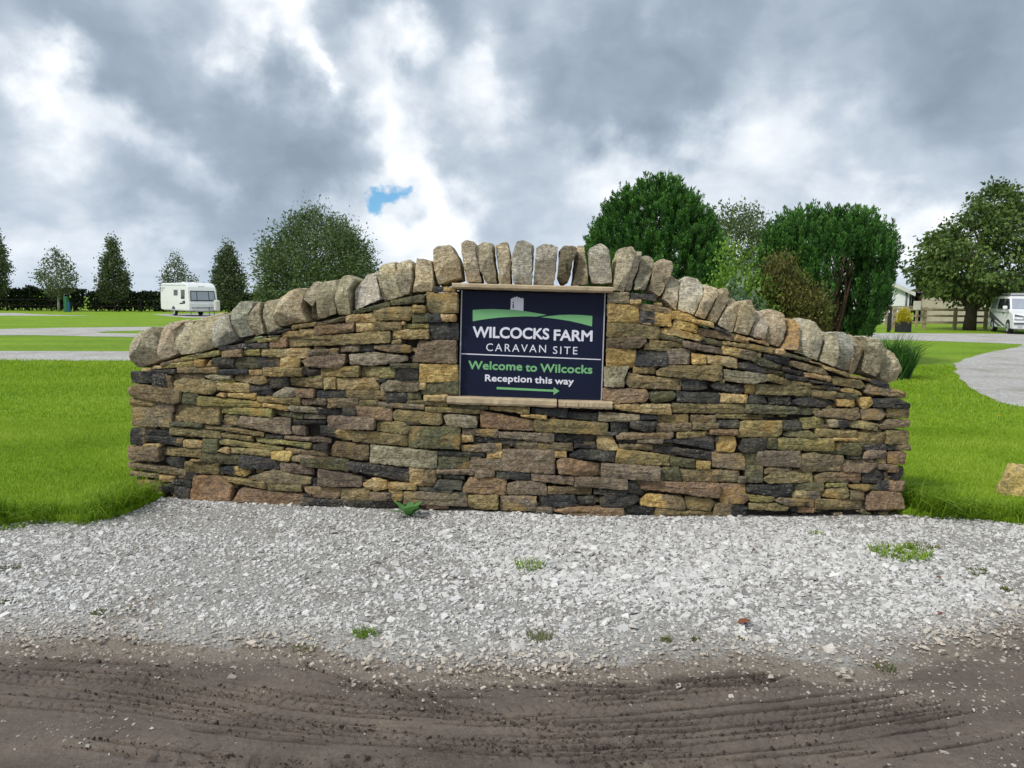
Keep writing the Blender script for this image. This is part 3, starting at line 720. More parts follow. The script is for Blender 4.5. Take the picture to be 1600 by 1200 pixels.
STONES = """
A 168 225 862 885 T
A 218 380 868 902 K
A 385 645 855 890 B
A 640 835 868 902 K
A 838 915 872 905 T
A 930 1170 858 912 O
A 1172 1275 866 906 K
A 1282 1525 850 915 O
A 290 500 835 815 864 850 M
A 238 292 846 866 T
A 280 405 830 795 852 815 B
A 400 645 795 748 820 782 M
A 500 560 808 852 Y
A p 562 852 600 808 606 855 T
A 603 738 795 865 K
A 735 1030 790 868 G/K
A 1032 1150 795 858 T
A p 1158 815 1240 790 1440 770 1442 830 1400 860 1200 855 P
A 660 795 757 745 795 790 B
A 800 905 740 782 M
A 640 775 728 715 760 745 K
A 772 955 712 705 742 736 K
A 910 1205 735 735 785 800 O/T
A 1200 1395 745 735 788 783 P
A 1405 1525 722 715 765 758 P
A 1525 1618 716 760 K
A 960 1070 692 665 735 728 R
A 1070 1720 668 632 728 702 O
A 810 942 692 660 708 695 G
A 890 1022 685 665 706 690 M
A 945 1030 656 652 670 664 L
A 1040 1150 630 668 T
A 1150 1238 618 665 T
A 1238 1492 600 578 660 636 R
A 1502 1616 578 635 T
A p 1430 540 1480 522 1620 515 1632 560 1625 575 1440 578 T
A 1238 1428 584 536 604 570 B
A 1105 1248 596 570 622 600 O
A 950 1092 638 614 655 630 K
A 1484 1716 508 446 522 480 G
B 436 650 436 398 472 450 G
B 655 862 390 520 O/T
B 704 772 352 385 K
B 770 848 355 386 T
B p 338 505 420 480 575 475 582 520 560 565 365 562 O
B 580 656 470 516 Y
B 575 680 520 576 G
B 670 780 518 576 K
B 756 850 526 570 T
B 506 534 570 590 T
B 334 506 572 626 O
B 515 680 584 615 M
B 680 860 580 684 K
B 450 680 622 682 T
B 440 508 685 710 O
B p 612 688 850 688 852 832 572 824 P
B p 338 718 500 708 570 722 568 762 440 762 340 740 B
B p 182 775 340 760 545 790 545 815 480 830 330 845 190 835 L
B 438 620 835 862 G
B 620 860 838 948 Y
B 248 472 855 925 O/M
B 470 616 862 936 K
B 100 362 924 998 T
B 20 102 918 992 T
B p 365 965 420 940 622 932 620 1000 580 1012 380 1008 L
B 352 412 932 948 K
B 622 660 950 992 T
B p 690 945 865 942 862 1030 635 1030 628 1000 G
B -20 166 1000 1052 K
B 168 412 1000 1058 O
B 414 540 1018 1078 K
B 538 628 1015 1058 G
B 650 798 1028 1066 T
B 46 236 1052 1108 B
B -112 42 1056 1092 P
B 244 362 1062 1100 O
B 356 652 1070 1090 1100 1120 P
B 540 800 1060 1062 1085 1104 O
B 660 1000 1102 1122 1130 1150 O
B -190 136 1098 1115 1135 1160 K
B 140 226 1108 1168 K
B 224 446 1098 1106 1178 1188 R
B p 445 1150 480 1118 762 1142 762 1205 740 1222 455 1185 O
B p 765 1160 800 1145 975 1165 985 1205 975 1232 800 1228 L
F 1000 1335 328 390 435 456 R
F 806 1050 284 318 G
F 1056 1310 300 304 325 346 O
F 1322 1546 312 310 350 372 K
F 1252 1416 348 356 364 382 Y
F 1340 1800 372 405 456 475 O
F 890 1112 436 445 475 496 P
F 1115 1468 455 468 496 528 P
F 1465 1530 472 526 K
F 1530 1726 480 530 K
F 876 958 474 522 T
F 960 1215 490 500 525 545 K
F 1214 1360 515 570 P
F 1364 1580 530 582 B
F 882 1136 545 530 580 592 P
F 552 876 425 430 558 570 G
F p 350 405 400 390 550 400 556 465 520 475 350 455 O
F 520 640 392 416 K
F 204 546 448 480 518 548 O
F 40 344 355 372 436 442 P
F -5 200 420 440 478 514 K/T
F p 45 575 90 518 300 540 308 600 290 642 80 615 45 600 B
F 312 732 535 582 656 692 L
F 732 1030 578 586 608 624 K
F 734 932 615 695 G
F 1040 1140 584 628 T
F 934 1156 630 700 P
F 1142 1470 565 575 705 720 P
F 1460 1540 580 618 T
F 170 556 645 690 700 778 K
F 560 722 684 694 790 808 T/B
F 728 962 696 694 722 732 P
F 970 1092 700 742 P
F 1100 1312 702 708 748 764 K
F 1320 1586 724 738 765 792 P
F 766 902 728 736 752 766 K
F p 740 760 885 765 885 822 800 825 712 808 K
F p 925 742 1165 752 1162 855 1100 860 880 835 R
F p 1165 790 1230 768 1400 770 1420 810 1418 855 1170 856 P
F 1424 1700 800 806 852 855 B
F -5 262 690 740 800 800 P
F -115 170 618 632 668 708 G
F p 254 790 330 748 415 768 422 820 340 832 T
F 430 602 772 782 815 824 T
F 430 516 820 846 T
F 320 528 835 845 885 892 P/K
F 130 314 810 815 888 892 O
F p -85 805 60 808 132 812 122 870 90 882 -40 868 B
F -120 216 878 888 918 934 K
F 220 470 892 932 K
F 526 920 828 845 910 928 P
F 598 832 800 825 822 856 K
F 830 922 835 866 K
F 920 1115 855 858 942 946 O
F 1124 1354 860 862 950 958 P
F p 1365 870 1400 856 1590 858 1602 900 1560 936 1372 930 K
F 1346 1452 930 968 P
F 660 800 915 942 R
E 88 228 80 155 K
E 238 328 95 182 K
E 325 360 110 186 B
E 358 552 94 92 128 136 B
E p 365 140 420 125 630 142 635 195 600 225 365 208 O
E p 555 110 620 94 722 105 720 132 600 136 L
E 614 736 128 156 M
E p 740 105 850 95 940 110 952 150 900 166 745 140 B
E 960 1072 115 185 K
E 1075 1296 118 124 170 192 O
E 1200 1306 108 130 M
E 620 834 155 152 200 218 T
E p 835 170 960 168 982 235 840 220 K
E p 985 225 1060 178 1130 190 1132 235 1070 250 990 240 L
E 1132 1248 190 246 R
E p 92 180 160 162 410 200 416 262 380 284 95 240 B
E 420 520 216 226 280 294 G
E p 630 235 660 212 692 216 690 242 T
E 694 876 216 220 240 260 T
E 518 922 234 272 296 312 M
E 880 1162 236 246 268 290 O
E 1165 1322 250 290 P
E 1326 1514 252 256 305 310 B
E 930 1080 280 295 300 328 T
E 88 238 250 262 296 306 O
E 238 366 264 272 318 330 P
E 98 352 304 312 424 434 B
E p 380 288 640 300 650 330 648 415 360 392 358 340 O
E 652 986 304 316 344 364 M
E p 1085 310 1110 292 1415 320 1416 345 1390 360 1120 330 L
E 984 1176 328 345 352 385 G
E 1174 1312 348 382 L
E 1420 1506 316 362 K
E 1502 1728 298 302 370 388 R
E 664 758 354 424 O
E p 780 365 1090 370 1095 440 1110 470 1060 475 760 422 P
E 1118 1312 386 392 412 414 K
E 348 542 395 408 422 438 G
E 340 652 428 456 474 504 O
E 544 926 415 462 440 490 O
E p 1100 425 1130 415 1185 425 1192 480 1120 470 P
E 94 186 434 540 K/B
E 186 346 446 485 K
E 172 424 484 498 516 552 K
E 388 426 500 530 T
E 430 546 506 516 552 562 T
E 540 642 504 588 G
E 654 852 468 486 494 520 O
E p 870 500 900 495 1220 530 1215 570 1100 545 880 522 M
E 930 1042 476 506 K
E 1060 1338 480 500 504 534 P
E p 645 520 690 508 1045 560 1035 582 800 555 650 535 M
E 188 284 532 552 T
E 84 282 545 552 632 648 P
E 286 538 558 562 606 624 O
E p 640 580 680 555 718 560 712 600 T
E 714 972 560 572 595 612 O
E p 975 582 1100 582 1110 600 1095 640 1060 642 980 625 Y
E 1060 1322 565 585 592 616 B
E p 1236 538 1330 530 1325 586 1240 570 K
E 538 776 588 608 652 670 G
E 778 1032 604 628 684 696 K
E p 1112 605 1160 600 1448 635 1440 705 1380 700 1115 640 B
E p 300 618 420 625 415 692 330 670 K
E 470 540 630 646 T
E 80 432 645 695 684 740 B
E 420 646 644 652 718 724 O
E p 645 690 700 675 800 672 838 720 800 745 655 715 K/Y
E 1034 1232 650 672 712 730 P
E 92 272 700 726 734 752 B
E 120 292 748 775 815 862 B
E 278 372 728 740 770 778 T
E 354 472 752 768 785 808 K
E 436 502 716 762 K
E 284 372 776 838 K
E 368 462 796 880 K
E p 490 735 640 730 725 800 718 890 570 902 468 882 R
E 588 942 728 770 752 814 O
E p 838 742 985 695 1220 745 1215 790 950 778 B
E 944 1158 778 790 824 840 O
E p 1180 800 1400 805 1405 860 1340 878 1190 835 B
E p 790 808 1000 830 1235 858 1232 915 1100 925 745 892 R
C 440 575 390 392 452 454 L
C 578 738 392 402 438 446 K
C 576 646 434 458 T
C 438 632 456 460 580 586 Y
C 635 845 448 490 498 524 B
C 726 776 450 474 T
C 638 836 504 512 578 602 K/Y
C 645 768 570 584 584 602 T
C p 840 508 880 505 990 545 985 555 960 572 840 552 Y
C p 865 555 1000 590 995 642 838 606 Y
C 960 1096 550 575 578 610 T
C 436 768 574 596 666 682 O
C p 770 612 830 606 1040 668 1015 694 770 640 T
C 996 1240 602 646 656 694 B
C 1098 1212 598 640 610 654 K
C 764 912 646 680 676 702 G
C 1030 1156 670 692 704 730 G
C p 430 675 660 670 680 690 640 736 432 738 P
C 700 902 682 700 714 736 O
C 668 832 708 714 746 754 O
C 905 1156 686 740 730 778 P
C 1238 1316 664 686 690 708 T
C 1160 1298 690 714 714 736 T
C 1250 1454 654 706 668 724 T
C 1296 1500 700 740 738 774 O
C p 1492 742 1530 738 1548 765 1530 782 1490 774 T
C 1155 1364 718 762 770 820 Y/B
C 430 618 740 744 850 855 Y
C 612 812 754 760 852 850 K
C 815 952 738 740 840 838 P
C 965 1050 764 776 834 838 Y
C 1052 1246 776 794 828 862 T
C p 1250 832 1320 818 1432 880 1425 895 1330 884 1252 862 K
C p 1345 805 1380 790 1528 848 1520 876 1345 838 G
C 1420 1582 776 792 808 850 K
C p 418 850 572 852 545 920 540 980 414 978 L
C 600 736 854 896 O
C p 740 880 800 845 1150 845 1150 940 1080 942 745 905 O
C p 1155 870 1350 890 1420 905 1420 945 1330 962 1160 935 L
C p 570 885 680 910 905 925 902 1000 580 985 550 960 O
C p 905 935 930 925 1060 945 1070 985 1000 1000 908 995 K
C 1140 1168 928 952 T
C p 1078 970 1120 945 1285 975 1295 1005 1260 1018 1110 998 K
C 1296 1362 964 1022 Y
C p 412 985 680 992 692 1050 670 1070 450 1084 410 1060 R
C p 690 1015 850 1005 870 1040 845 1060 740 1080 705 1070 G
C 868 1140 1004 1018 1074 1080 K
C 1138 1308 1020 1026 1074 1078 T
C p 1310 1050 1345 1020 1420 1035 1446 1085 1310 1090 K
C 1448 1582 1040 1044 1084 1090 K
C 1362 1716 960 972 1028 1034 O
C p 468 1095 520 1084 835 1085 835 1150 700 1150 480 1118 T
C 845 1302 1078 1086 1138 1144 O
C 1298 1715 1086 1108 1138 1154 G
G 190 380 336 342 380 398 K
G 380 642 336 352 390 396 L
G 645 750 352 388 K
G -10 186 310 325 355 376 K
G 458 570 400 470 K
G p 580 395 745 395 728 455 680 462 575 430 K
G 750 946 350 348 405 410 O
G 744 968 406 460 B
G 960 1116 354 360 402 408 B
G 970 1136 404 448 B
G 1115 1408 346 352 376 388 O
G 1114 1260 386 438 K
G p 1270 398 1300 392 1525 392 1530 470 1500 498 1255 498 O
G 1530 1654 388 396 440 450 K
G 1075 1256 446 444 470 480 R
G 434 500 464 486 K
G p 490 480 530 465 855 465 850 495 820 506 495 508 B
G 874 1062 462 452 500 488 O
G p 370 485 470 488 505 560 500 578 380 570 T
G 508 618 508 530 K
G 622 782 505 508 530 534 P
G 508 722 532 536 566 576 B
G p 780 522 960 492 1112 490 1112 580 960 545 K
G p 1122 500 1150 485 1240 488 1252 540 1235 590 1120 585 Y
G p 1285 505 1442 500 1430 580 1290 590 1255 570 K
G 1442 1502 500 566 G
G 1500 1850 496 500 574 582 M
G 230 366 536 566 K
G 724 1088 540 585 580 642 K
G p 195 600 270 568 488 582 485 652 205 622 K
G 100 182 580 618 T
G p 500 562 830 612 832 675 690 668 488 652 O
G 834 992 614 635 674 688 G
G 995 1082 644 692 Y
G 1090 1300 590 596 680 700 B
G 1304 1378 594 668 G
G 1372 1642 578 576 672 680 P
G p 115 640 160 620 395 660 400 735 300 742 130 715 R
G 398 762 655 675 750 770 P
G p 760 682 880 678 900 768 762 762 G
G 888 1262 690 705 772 774 B
G 1300 1408 668 778 G
G p 1415 700 1450 682 1598 682 1600 715 1420 722 B
G p 1405 755 1480 708 1730 705 1728 778 1440 780 O
G 1256 1302 742 778 P
G 222 558 742 752 800 815 P
G p 565 770 620 768 660 830 640 856 555 845 K
G 352 558 818 820 850 856 K
G 642 1132 768 782 820 868 R
G p 1145 786 1300 785 1302 840 1332 885 1300 915 1145 908 R
G p 1306 790 1590 785 1588 858 1500 862 1310 835 K
G p 640 888 690 848 900 862 925 905 920 945 700 930 642 915 Y/B
G p 928 868 1080 880 1114 900 1085 958 930 945 O
G p 385 875 430 852 625 855 632 890 560 930 400 928 K
G 248 364 864 922 K
G p 548 935 590 918 730 930 735 950 700 982 560 965 K
G 732 1122 936 968 984 1006 O
G p 1110 905 1290 912 1322 940 1318 1005 1250 1012 1100 990 B/K
G p 1300 850 1480 868 1482 888 1440 900 1335 898 M
G p 1325 910 1480 905 1575 925 1560 945 1500 955 1330 945 O
G p 100 948 200 926 540 935 542 992 250 990 R
G 1000 1250 1004 1022 R
D p 540 655 600 658 760 705 785 748 700 735 545 685 B
D 508 668 602 648 622 666 G
D 735 906 680 736 694 760 T
D 656 738 655 672 664 684 T
D p 490 702 625 722 622 748 560 742 495 722 K
D 388 515 702 732 734 760 G
D 515 668 740 764 766 792 K
D 632 796 726 752 754 788 T
D p 800 760 830 752 980 775 1005 810 980 830 805 808 O
D 905 1052 740 772 756 786 T
D p 1035 785 1060 770 1155 800 1160 830 1140 832 1050 795 K
D p 1000 850 1040 792 1270 850 1278 895 1010 858 B
D p 380 745 420 742 548 782 550 812 500 810 382 780 O
D 550 772 778 816 806 838 O
D 664 820 774 802 788 820 K
D 778 856 820 850 K
D p 855 832 920 828 985 860 980 874 860 850 Y
D 680 830 838 850 882 900 O
D 828 955 852 862 888 896 G
D p 1055 892 1200 890 1290 925 1280 958 1060 945 K
D p 945 885 1050 882 1056 920 1000 968 978 945 Y
D p 828 895 930 892 942 945 840 940 Y
D p 550 905 680 878 810 905 815 940 720 948 570 930 K
D p 690 985 760 955 970 950 976 1010 940 1028 700 1000 B
D p 985 960 1120 955 1142 990 1100 1028 988 1022 P
D 1146 1290 950 952 1008 1012 O
D p 1090 1070 1150 1022 1285 1025 1285 1070 1120 1082 B
D p 1196 845 1210 835 1265 858 1240 868 T
H p 605 372 740 366 778 395 750 440 625 445 M
H p 770 378 900 392 905 430 790 430 L/K
H p 905 392 1000 388 1086 412 1080 452 920 432 O
H p 500 475 540 455 660 455 705 490 600 498 502 486 G
H 700 962 442 452 492 498 O
H 970 1142 460 462 536 542 O
H 804 962 496 500 516 522 T
H 1144 1290 450 452 536 542 O
H p 820 535 870 522 992 530 975 612 810 596 G
H 990 1152 540 576 K
H 1156 1290 542 578 K/B
H p 1000 585 1040 575 1140 580 1135 625 990 628 P
H p 1145 590 1240 575 1275 600 1265 660 1160 660 R
H 724 832 582 604 G
H p 605 600 700 588 720 600 878 608 880 708 620 710 590 680 B
H p 880 635 1060 630 1102 655 1080 685 1020 716 882 712 P
H 918 978 610 630 K
H 1090 1152 630 662 T
H 1094 1168 664 696 P
H 1150 1216 666 712 R
H p 1216 665 1258 680 1268 720 1240 765 1160 760 1200 712 K
H p 1000 720 1080 698 1160 730 1110 770 1000 785 K
H p 695 740 760 716 995 720 995 772 720 780 B/R
H 1094 1266 766 768 826 830 K/R
H 566 750 778 832 G
H 770 896 784 806 M
H p 760 820 900 805 915 860 880 885 740 865 O
H p 910 790 1095 795 1090 820 1000 832 915 810 G
H 918 1010 826 886 B
H p 545 850 580 828 725 830 728 880 560 872 T/P
H p 445 890 470 866 690 885 685 925 500 918 P/K
H 696 1016 880 888 944 950 O
H p 1020 860 1060 830 1250 832 1256 940 1020 945 R
H 590 692 932 966 R
"""
COPING = """
A 65 720 100 650 240 600 246 650 262 740 270 815 110 870 85 820 80 770 L
A 242 650 285 585 350 553 385 556 340 610 352 690 400 770 278 812 250 750 B
A 335 600 400 550 448 546 452 600 472 770 402 782 352 700 L
A 440 605 490 527 600 500 612 520 582 600 612 735 482 775 452 690 B
A 575 582 622 512 688 510 702 580 742 692 622 738 588 660 W
A 700 500 750 440 820 432 840 452 822 520 836 660 722 676 706 600 W
A 815 525 860 450 890 440 882 520 908 645 846 668 822 600 L
A 890 480 908 425 975 418 980 560 1012 620 912 650 888 560 B
A 965 540 1000 420 1070 350 1150 348 1160 400 1140 470 1182 570 1022 612 972 580 B
A 1118 420 1170 362 1198 304 1255 314 1242 402 1190 480 1150 450 L
A 1182 475 1246 410 1248 556 1190 570 D
A 1238 410 1290 300 1350 290 1368 322 1366 520 1252 560 1240 500 L
A 1355 335 1402 275 1470 275 1500 300 1452 372 1462 526 1382 532 1362 430 B
B 180 370 260 262 344 242 340 300 372 430 192 496 W
B 340 265 372 190 440 175 474 290 512 402 378 442 356 350 B
B 460 190 520 160 570 192 572 290 556 402 512 408 474 300 L
B 575 225 586 165 692 176 706 350 695 385 560 398 582 290 B
B 694 115 720 88 810 82 865 180 885 308 735 350 716 300 696 190 B
B 869 72 905 50 960 60 966 130 1006 326 905 326 884 200 B
B 960 84 1010 50 1072 64 1082 180 1106 328 1030 332 984 230 L
B 1075 72 1150 50 1170 60 1190 180 1190 336 1116 330 1090 180 B
B 1194 155 1226 62 1280 42 1336 72 1322 336 1206 336 1192 230 W
B 1350 98 1400 70 1490 95 1466 346 1326 346 1342 200 W
C 135 110 170 68 244 80 240 130 192 320 152 348 122 290 132 190 D
C 242 102 260 72 304 76 314 180 320 336 210 340 218 280 B
C 320 112 400 70 448 110 462 210 478 330 326 336 322 210 W
C 488 200 520 100 602 95 620 132 546 386 474 376 480 270 L
C 622 122 664 120 660 170 592 390 552 386 594 240 B
C 658 155 702 135 754 152 740 212 682 376 610 366 640 250 L
C 748 215 792 160 852 186 860 232 830 300 768 432 690 382 722 290 L
C 828 295 850 250 906 288 904 340 882 500 780 432 812 350 B
C 908 315 960 272 1020 285 1056 332 1048 400 986 532 884 492 900 390 W
C 1052 335 1090 322 1140 350 1146 390 1062 556 990 532 1044 420 B
C 1148 372 1198 350 1238 382 1226 450 1142 580 1066 562 1120 460 B
C 1232 405 1292 422 1302 490 1242 642 1142 592 1200 490 L
D 244 275 318 270 346 330 344 392 292 496 205 482 240 370 B
D 344 315 398 332 420 400 402 530 302 496 344 410 L
D 404 335 470 322 532 362 540 450 496 576 400 546 418 440 B
D 530 380 588 382 614 430 586 596 496 576 538 460 T
D 600 402 660 378 732 412 772 490 740 662 590 606 616 450 B
D 758 455 830 470 864 545 836 700 742 662 778 540 L
D 838 470 910 476 972 522 950 740 842 712 862 570 W
D 940 492 1000 485 1056 590 1002 720 960 756 952 640 B
D 1018 495 1100 510 1176 592 1162 682 1110 772 1022 742 1056 620 L
D 1164 572 1222 602 1276 692 1256 800 1210 826 1142 782 1152 680 L
"""

# ------------------------------------------------------------------ dry stone wall
PAL = {'K': (0.060, 0.060, 0.064), 'G': (0.128, 0.124, 0.082), 'O': (0.262, 0.214, 0.116), 'M': (0.330, 0.290, 0.125), 'B': (0.240, 0.190, 0.128),
       'T': (0.530, 0.410, 0.225), 'Y': (0.600, 0.430, 0.185), 'R': (0.300, 0.208, 0.145), 'P': (0.265, 0.212, 0.158), 'L': (0.370, 0.325, 0.240)}
SEC = {'K': (0.115, 0.105, 0.092), 'G': (0.175, 0.165, 0.090), 'O': (0.370, 0.290, 0.150), 'M': (0.240, 0.225, 0.110), 'B': (0.310, 0.235, 0.140),
       'T': (0.400, 0.270, 0.125), 'Y': (0.440, 0.290, 0.110), 'R': (0.350, 0.228, 0.135), 'P': (0.190, 0.150, 0.122), 'L': (0.250, 0.215, 0.150)}
CPAL = {'L': (0.550, 0.490, 0.375), 'B': (0.510, 0.430, 0.305), 'W': (0.590, 0.565, 0.490), 'T': (0.400, 0.265, 0.120), 'D': (0.240, 0.200, 0.135)}
CSEC = {'L': (0.420, 0.370, 0.270), 'B': (0.560, 0.500, 0.385), 'W': (0.510, 0.475, 0.390), 'T': (0.290, 0.215, 0.135), 'D': (0.120, 0.100, 0.070)}
TILE = {'A': (180, 360), 'B': (500, 360), 'C': (840, 360), 'D': (1100, 400), 'E': (180, 560), 'F': (500, 560), 'G': (840, 560), 'H': (1100, 560)}

def read_stone(ln):
    t = ln.split()
    ox, oy = TILE[t[0]]
    code = t[-1]
    nums = t[1:-1]
    if nums[0] == 'p':
        v = [float(a) for a in nums[1:]]
        poly = list(zip(v[0::2], v[1::2]))
    else:
        v = [float(a) for a in nums]
        if len(v) == 4:
            v = [v[0], v[1], v[2], v[2], v[3], v[3]]
        if len(v) == 6:
            x0, x1, a, b, c, d = v
            poly = [(x0, a), (x1, b), (x1, d), (x0, c)]
        else:
            poly = list(zip(v[0::2], v[1::2]))
    return [wpt(ox + x / 4, oy + y / 4) for x, y in poly], code

def outline(poly, seg, jit, rnd_c, wob=0.0):
    """resample a polygon with worn corners and a slightly ragged edge"""
    n = len(poly)
    P = [Vector((p[0], p[1])) + Vector((random.uniform(-1, 1), random.uniform(-1, 1))) * wob for p in poly]
    area = sum(P[i].x * P[(i + 1) % n].y - P[(i + 1) % n].x * P[i].y for i in range(n))
    if area < 0:
        P.reverse()
    out = []
    for i in range(n):
        a, b, c = P[i - 1], P[i], P[(i + 1) % n]
        la, lc = (a - b).length, (c - b).length
        r = min(rnd_c * random.uniform(0.4, 1.5), la * 0.4, lc * 0.4)
        out.append(b + (a - b).normalized() * r)
        if r > 0.012:
            out.append((b + (a - b).normalized() * r * 0.35 + b + (c - b).normalized() * r * 0.35) / 2)
        out.append(b + (c - b).normalized() * r)
    res = []
    for i in range(len(out)):
        a, b = out[i], out[(i + 1) % len(out)]
        k = max(1, int(round((b - a).length / seg)))
        d = (b - a)
        nrm = Vector((-d.y, d.x)).normalized() if d.length > 1e-6 else Vector((0, 0))
        for j in range(k):
            q = a.lerp(b, j / k)
            if j:
                q = q + nrm * random.uniform(-jit, jit)
            res.append(q)
    return res

def rock(poly, seg, jit, rc, rings, rough, cuts, cut_in, tilt, nscale=9.0, wob=0.0, topcut=0):
    """rings: (inset m, depth m) from back to front; returns vertices (x, out, z) round the centre, faces, centre"""
    O = outline(poly, seg, jit, rc, wob)
    c = sum(O, Vector((0, 0))) / len(O)
    w = max(p.x for p in O) - min(p.x for p in O)
    h = max(p.y for p in O) - min(p.y for p in O)
    n = len(O)
    seed = Vector((random.uniform(-50, 50), random.uniform(-50, 50), random.uniform(-50, 50)))
    tx, tz = random.gauss(0, tilt), random.gauss(0, tilt)
    V, F = [], []
    for ins, dep in rings:
        sx = max(0.06, 1 - 2 * ins / max(w, 0.02))
        sz = max(0.06, 1 - 2 * ins / max(h, 0.02))
        for p in O:
            x, z = (p.x - c.x) * sx, (p.y - c.y) * sz
            d = dep
            if dep > -0.10:
                d += (x * tx + z * tz) * (1 if dep > -0.03 else 0)
                q = Vector((x, d, z)) * nscale + seed
                d += mnoise.noise(q) * rough + mnoise.noise(q * 2.7) * rough * 0.5
            V.append(Vector((x, d, z)))
    for r in range(len(rings) - 1):
        for i in range(n):
            j = (i + 1) % n
            F.append((r * n + i, r * n + j, (r + 1) * n + j, (r + 1) * n + i))
    V.append(Vector((0, rings[0][1], 0)))
    V.append(Vector((0, rings[-1][1] + mnoise.noise(seed) * rough, 0)))
    L = (len(rings) - 1) * n
    for i in range(n):
        j = (i + 1) % n
        F.append((j, i, len(V) - 2))
        F.append((L + i, L + j, len(V) - 1))
    # knock off corners: flatten whatever sticks out past a few random planes
    for ci in range(cuts + topcut):
        a = random.uniform(0, 2 * math.pi) if ci < cuts else random.uniform(0.8, 2.6)
        nv = Vector((math.cos(a) * random.uniform(0.3, 1.0), random.uniform(1.1, 1.9), math.sin(a) * random.uniform(0.3, 1.0))).normalized()
        dmax = max(v.dot(nv) for v in V)
        lim = dmax - random.uniform(0.3, 1.0) * cut_in
        for v in V:
            e = v.dot(nv) - lim
            if e > 0:
                v -= nv * e
    return V, F, c

def place(V, c):
    """from wall coordinates round a centre to local metres round the stone's own origin on the wall"""
    o = wall_p(c.x, c.y)
    return [wall_p(c.x + v.x, c.y + v.z, v.y) - o for v in V], o

def colours(V, code, pal, sec, jitter=0.14):
    a = code.split('/')
    k = 1 + random.uniform(-jitter, jitter)
    hue = [1 + random.uniform(-0.05, 0.05), 1.0, 1 + random.uniform(-0.12, 0.0)]
    def mk(t, k2=1.0):
        return tuple(t[i] * k * k2 * hue[i] for i in range(3)) + (1,)
    if len(a) == 1:
        return [mk(pal[a[0]])] * len(V), [mk(sec[a[0]])] * len(V)
    w0, w1 = min(v.x for v in V), max(v.x for v in V)
    if len(a) == 2:
        c1 = [mk(pal[a[0]]) if v.x < w0 + (w1 - w0) * 0.48 else mk(pal[a[1]]) for v in V]
        c2 = [mk(sec[a[0]]) if v.x < w0 + (w1 - w0) * 0.52 else mk(sec[a[1]]) for v in V]
        return c1, c2

def stone_mesh(name, V, F, code, pal, sec, lich, smooth=False):
    me = bpy.data.meshes.new(name)
    me.from_pydata([tuple(v) for v in V], [], F)
    if smooth:
        me.polygons.foreach_set('use_smooth', [True] * len(me.polygons))
    c1, c2 = colours(V, code, pal, sec)
    for nm, dat in (('c1', c1), ('c2', c2)):
        at = me.attributes.new(nm, 'FLOAT_COLOR', 'POINT')
        at.data.foreach_set('color', np.array(dat, np.float32).ravel())
    at = me.attributes.new('lich', 'FLOAT', 'POINT')
    at.data.foreach_set('value', np.full(len(V), lich, np.float32))
    at = me.attributes.new('ochre', 'FLOAT', 'POINT')
    at.data.foreach_set('value', np.full(len(V), random.choice((0, 0, 0, 0.4, 0.75)) if code[0] in 'OMBTPRGY' and pal is PAL else 0.0, np.float32))
    me.materials.append(M_STONE)
    me.update()
    return me

WALL_BASE = Vector((0.0, wall_y(0, 0), 0.0))
wall = empty('dry_stone_wall', WALL_BASE, label='long dry stone wall of mixed sandstone with upright coping stones, curving up to the sign', cat='wall')

specs = [read_stone(l) for l in STONES.strip().split('\n')]
def area(p):
    return abs(sum(p[i][0] * p[(i + 1) % len(p)][1] - p[(i + 1) % len(p)][0] * p[i][1] for i in range(len(p)))) / 2
specs.sort(key=lambda s: -area(s[0]))
small = {'V': [], 'F': [], 'c1': [], 'c2': []}
back = {'V': [], 'F': [], 'c1': [], 'c2': []}
def gather(acc, V, F, c1, c2):
    b = len(acc['V'])
    acc['V'] += [tuple(v) for v in V]
    acc['F'] += [tuple(i + b for i in f) for f in F]
    acc['c1'] += c1
    acc['c2'] += c2

for i, (poly, code) in enumerate(specs):
    ar = area(poly)
    h = max(p[1] for p in poly) - min(p[1] for p in poly)
    xm = sum(p[0] for p in poly) / len(poly)
    # long pale joints are thin, so every stone gives up a few millimetres all round
    out = random.gauss(0.004, 0.010) + (0.006 if code[0] in 'TYRPL' else -0.004)
    deep = -0.46 if abs(xm) > 2.55 else -0.17
    ins = min(0.010, h * 0.14)
    rings = [(0.012, deep), (0.001, -0.06), (-0.0022, out - 0.012), (ins * 0.30, out - 0.001), (ins * 1.5, out + 0.002), (h * 0.20, out + 0.003), (h * 0.33, out + 0.004), (h * 0.43, out + 0.004)]
    V, F, c = rock(poly, 0.019, 0.0034, 0.006, rings, 0.0095, 3 if ar > 0.006 else 2, min(0.018, h * 0.16), 0.08, 21.0, 0.0035)
    V, o = place(V, c)
    if i < 300:
        me = stone_mesh('stone', V, F, code, PAL, SEC, random.choice([0, 0.2, 0.3, 0.5, 0.7, 1.0 if code[0] in 'LPBK' else 0.5]))
        link('stone', me, parent=wall, loc=o - WALL_BASE)
    else:
        c1, c2 = colours(V, code, PAL, SEC)
        gather(small, [v + o - WALL_BASE for v in V], F, c1, c2)

def gathered(name, acc, kind='stuff'):
    me = bpy.data.meshes.new(name)
    me.from_pydata(acc['V'], [], acc['F'])
    for nm in ('c1', 'c2'):
        at = me.attributes.new(nm, 'FLOAT_COLOR', 'POINT')
        at.data.foreach_set('color', np.array(acc[nm], np.float32).ravel())
    me.attributes.new('lich', 'FLOAT', 'POINT')
    me.materials.append(M_STONE)
    o = link(name, me, parent=wall)
    o['kind'] = kind
    return o
gathered('small_stones', small)

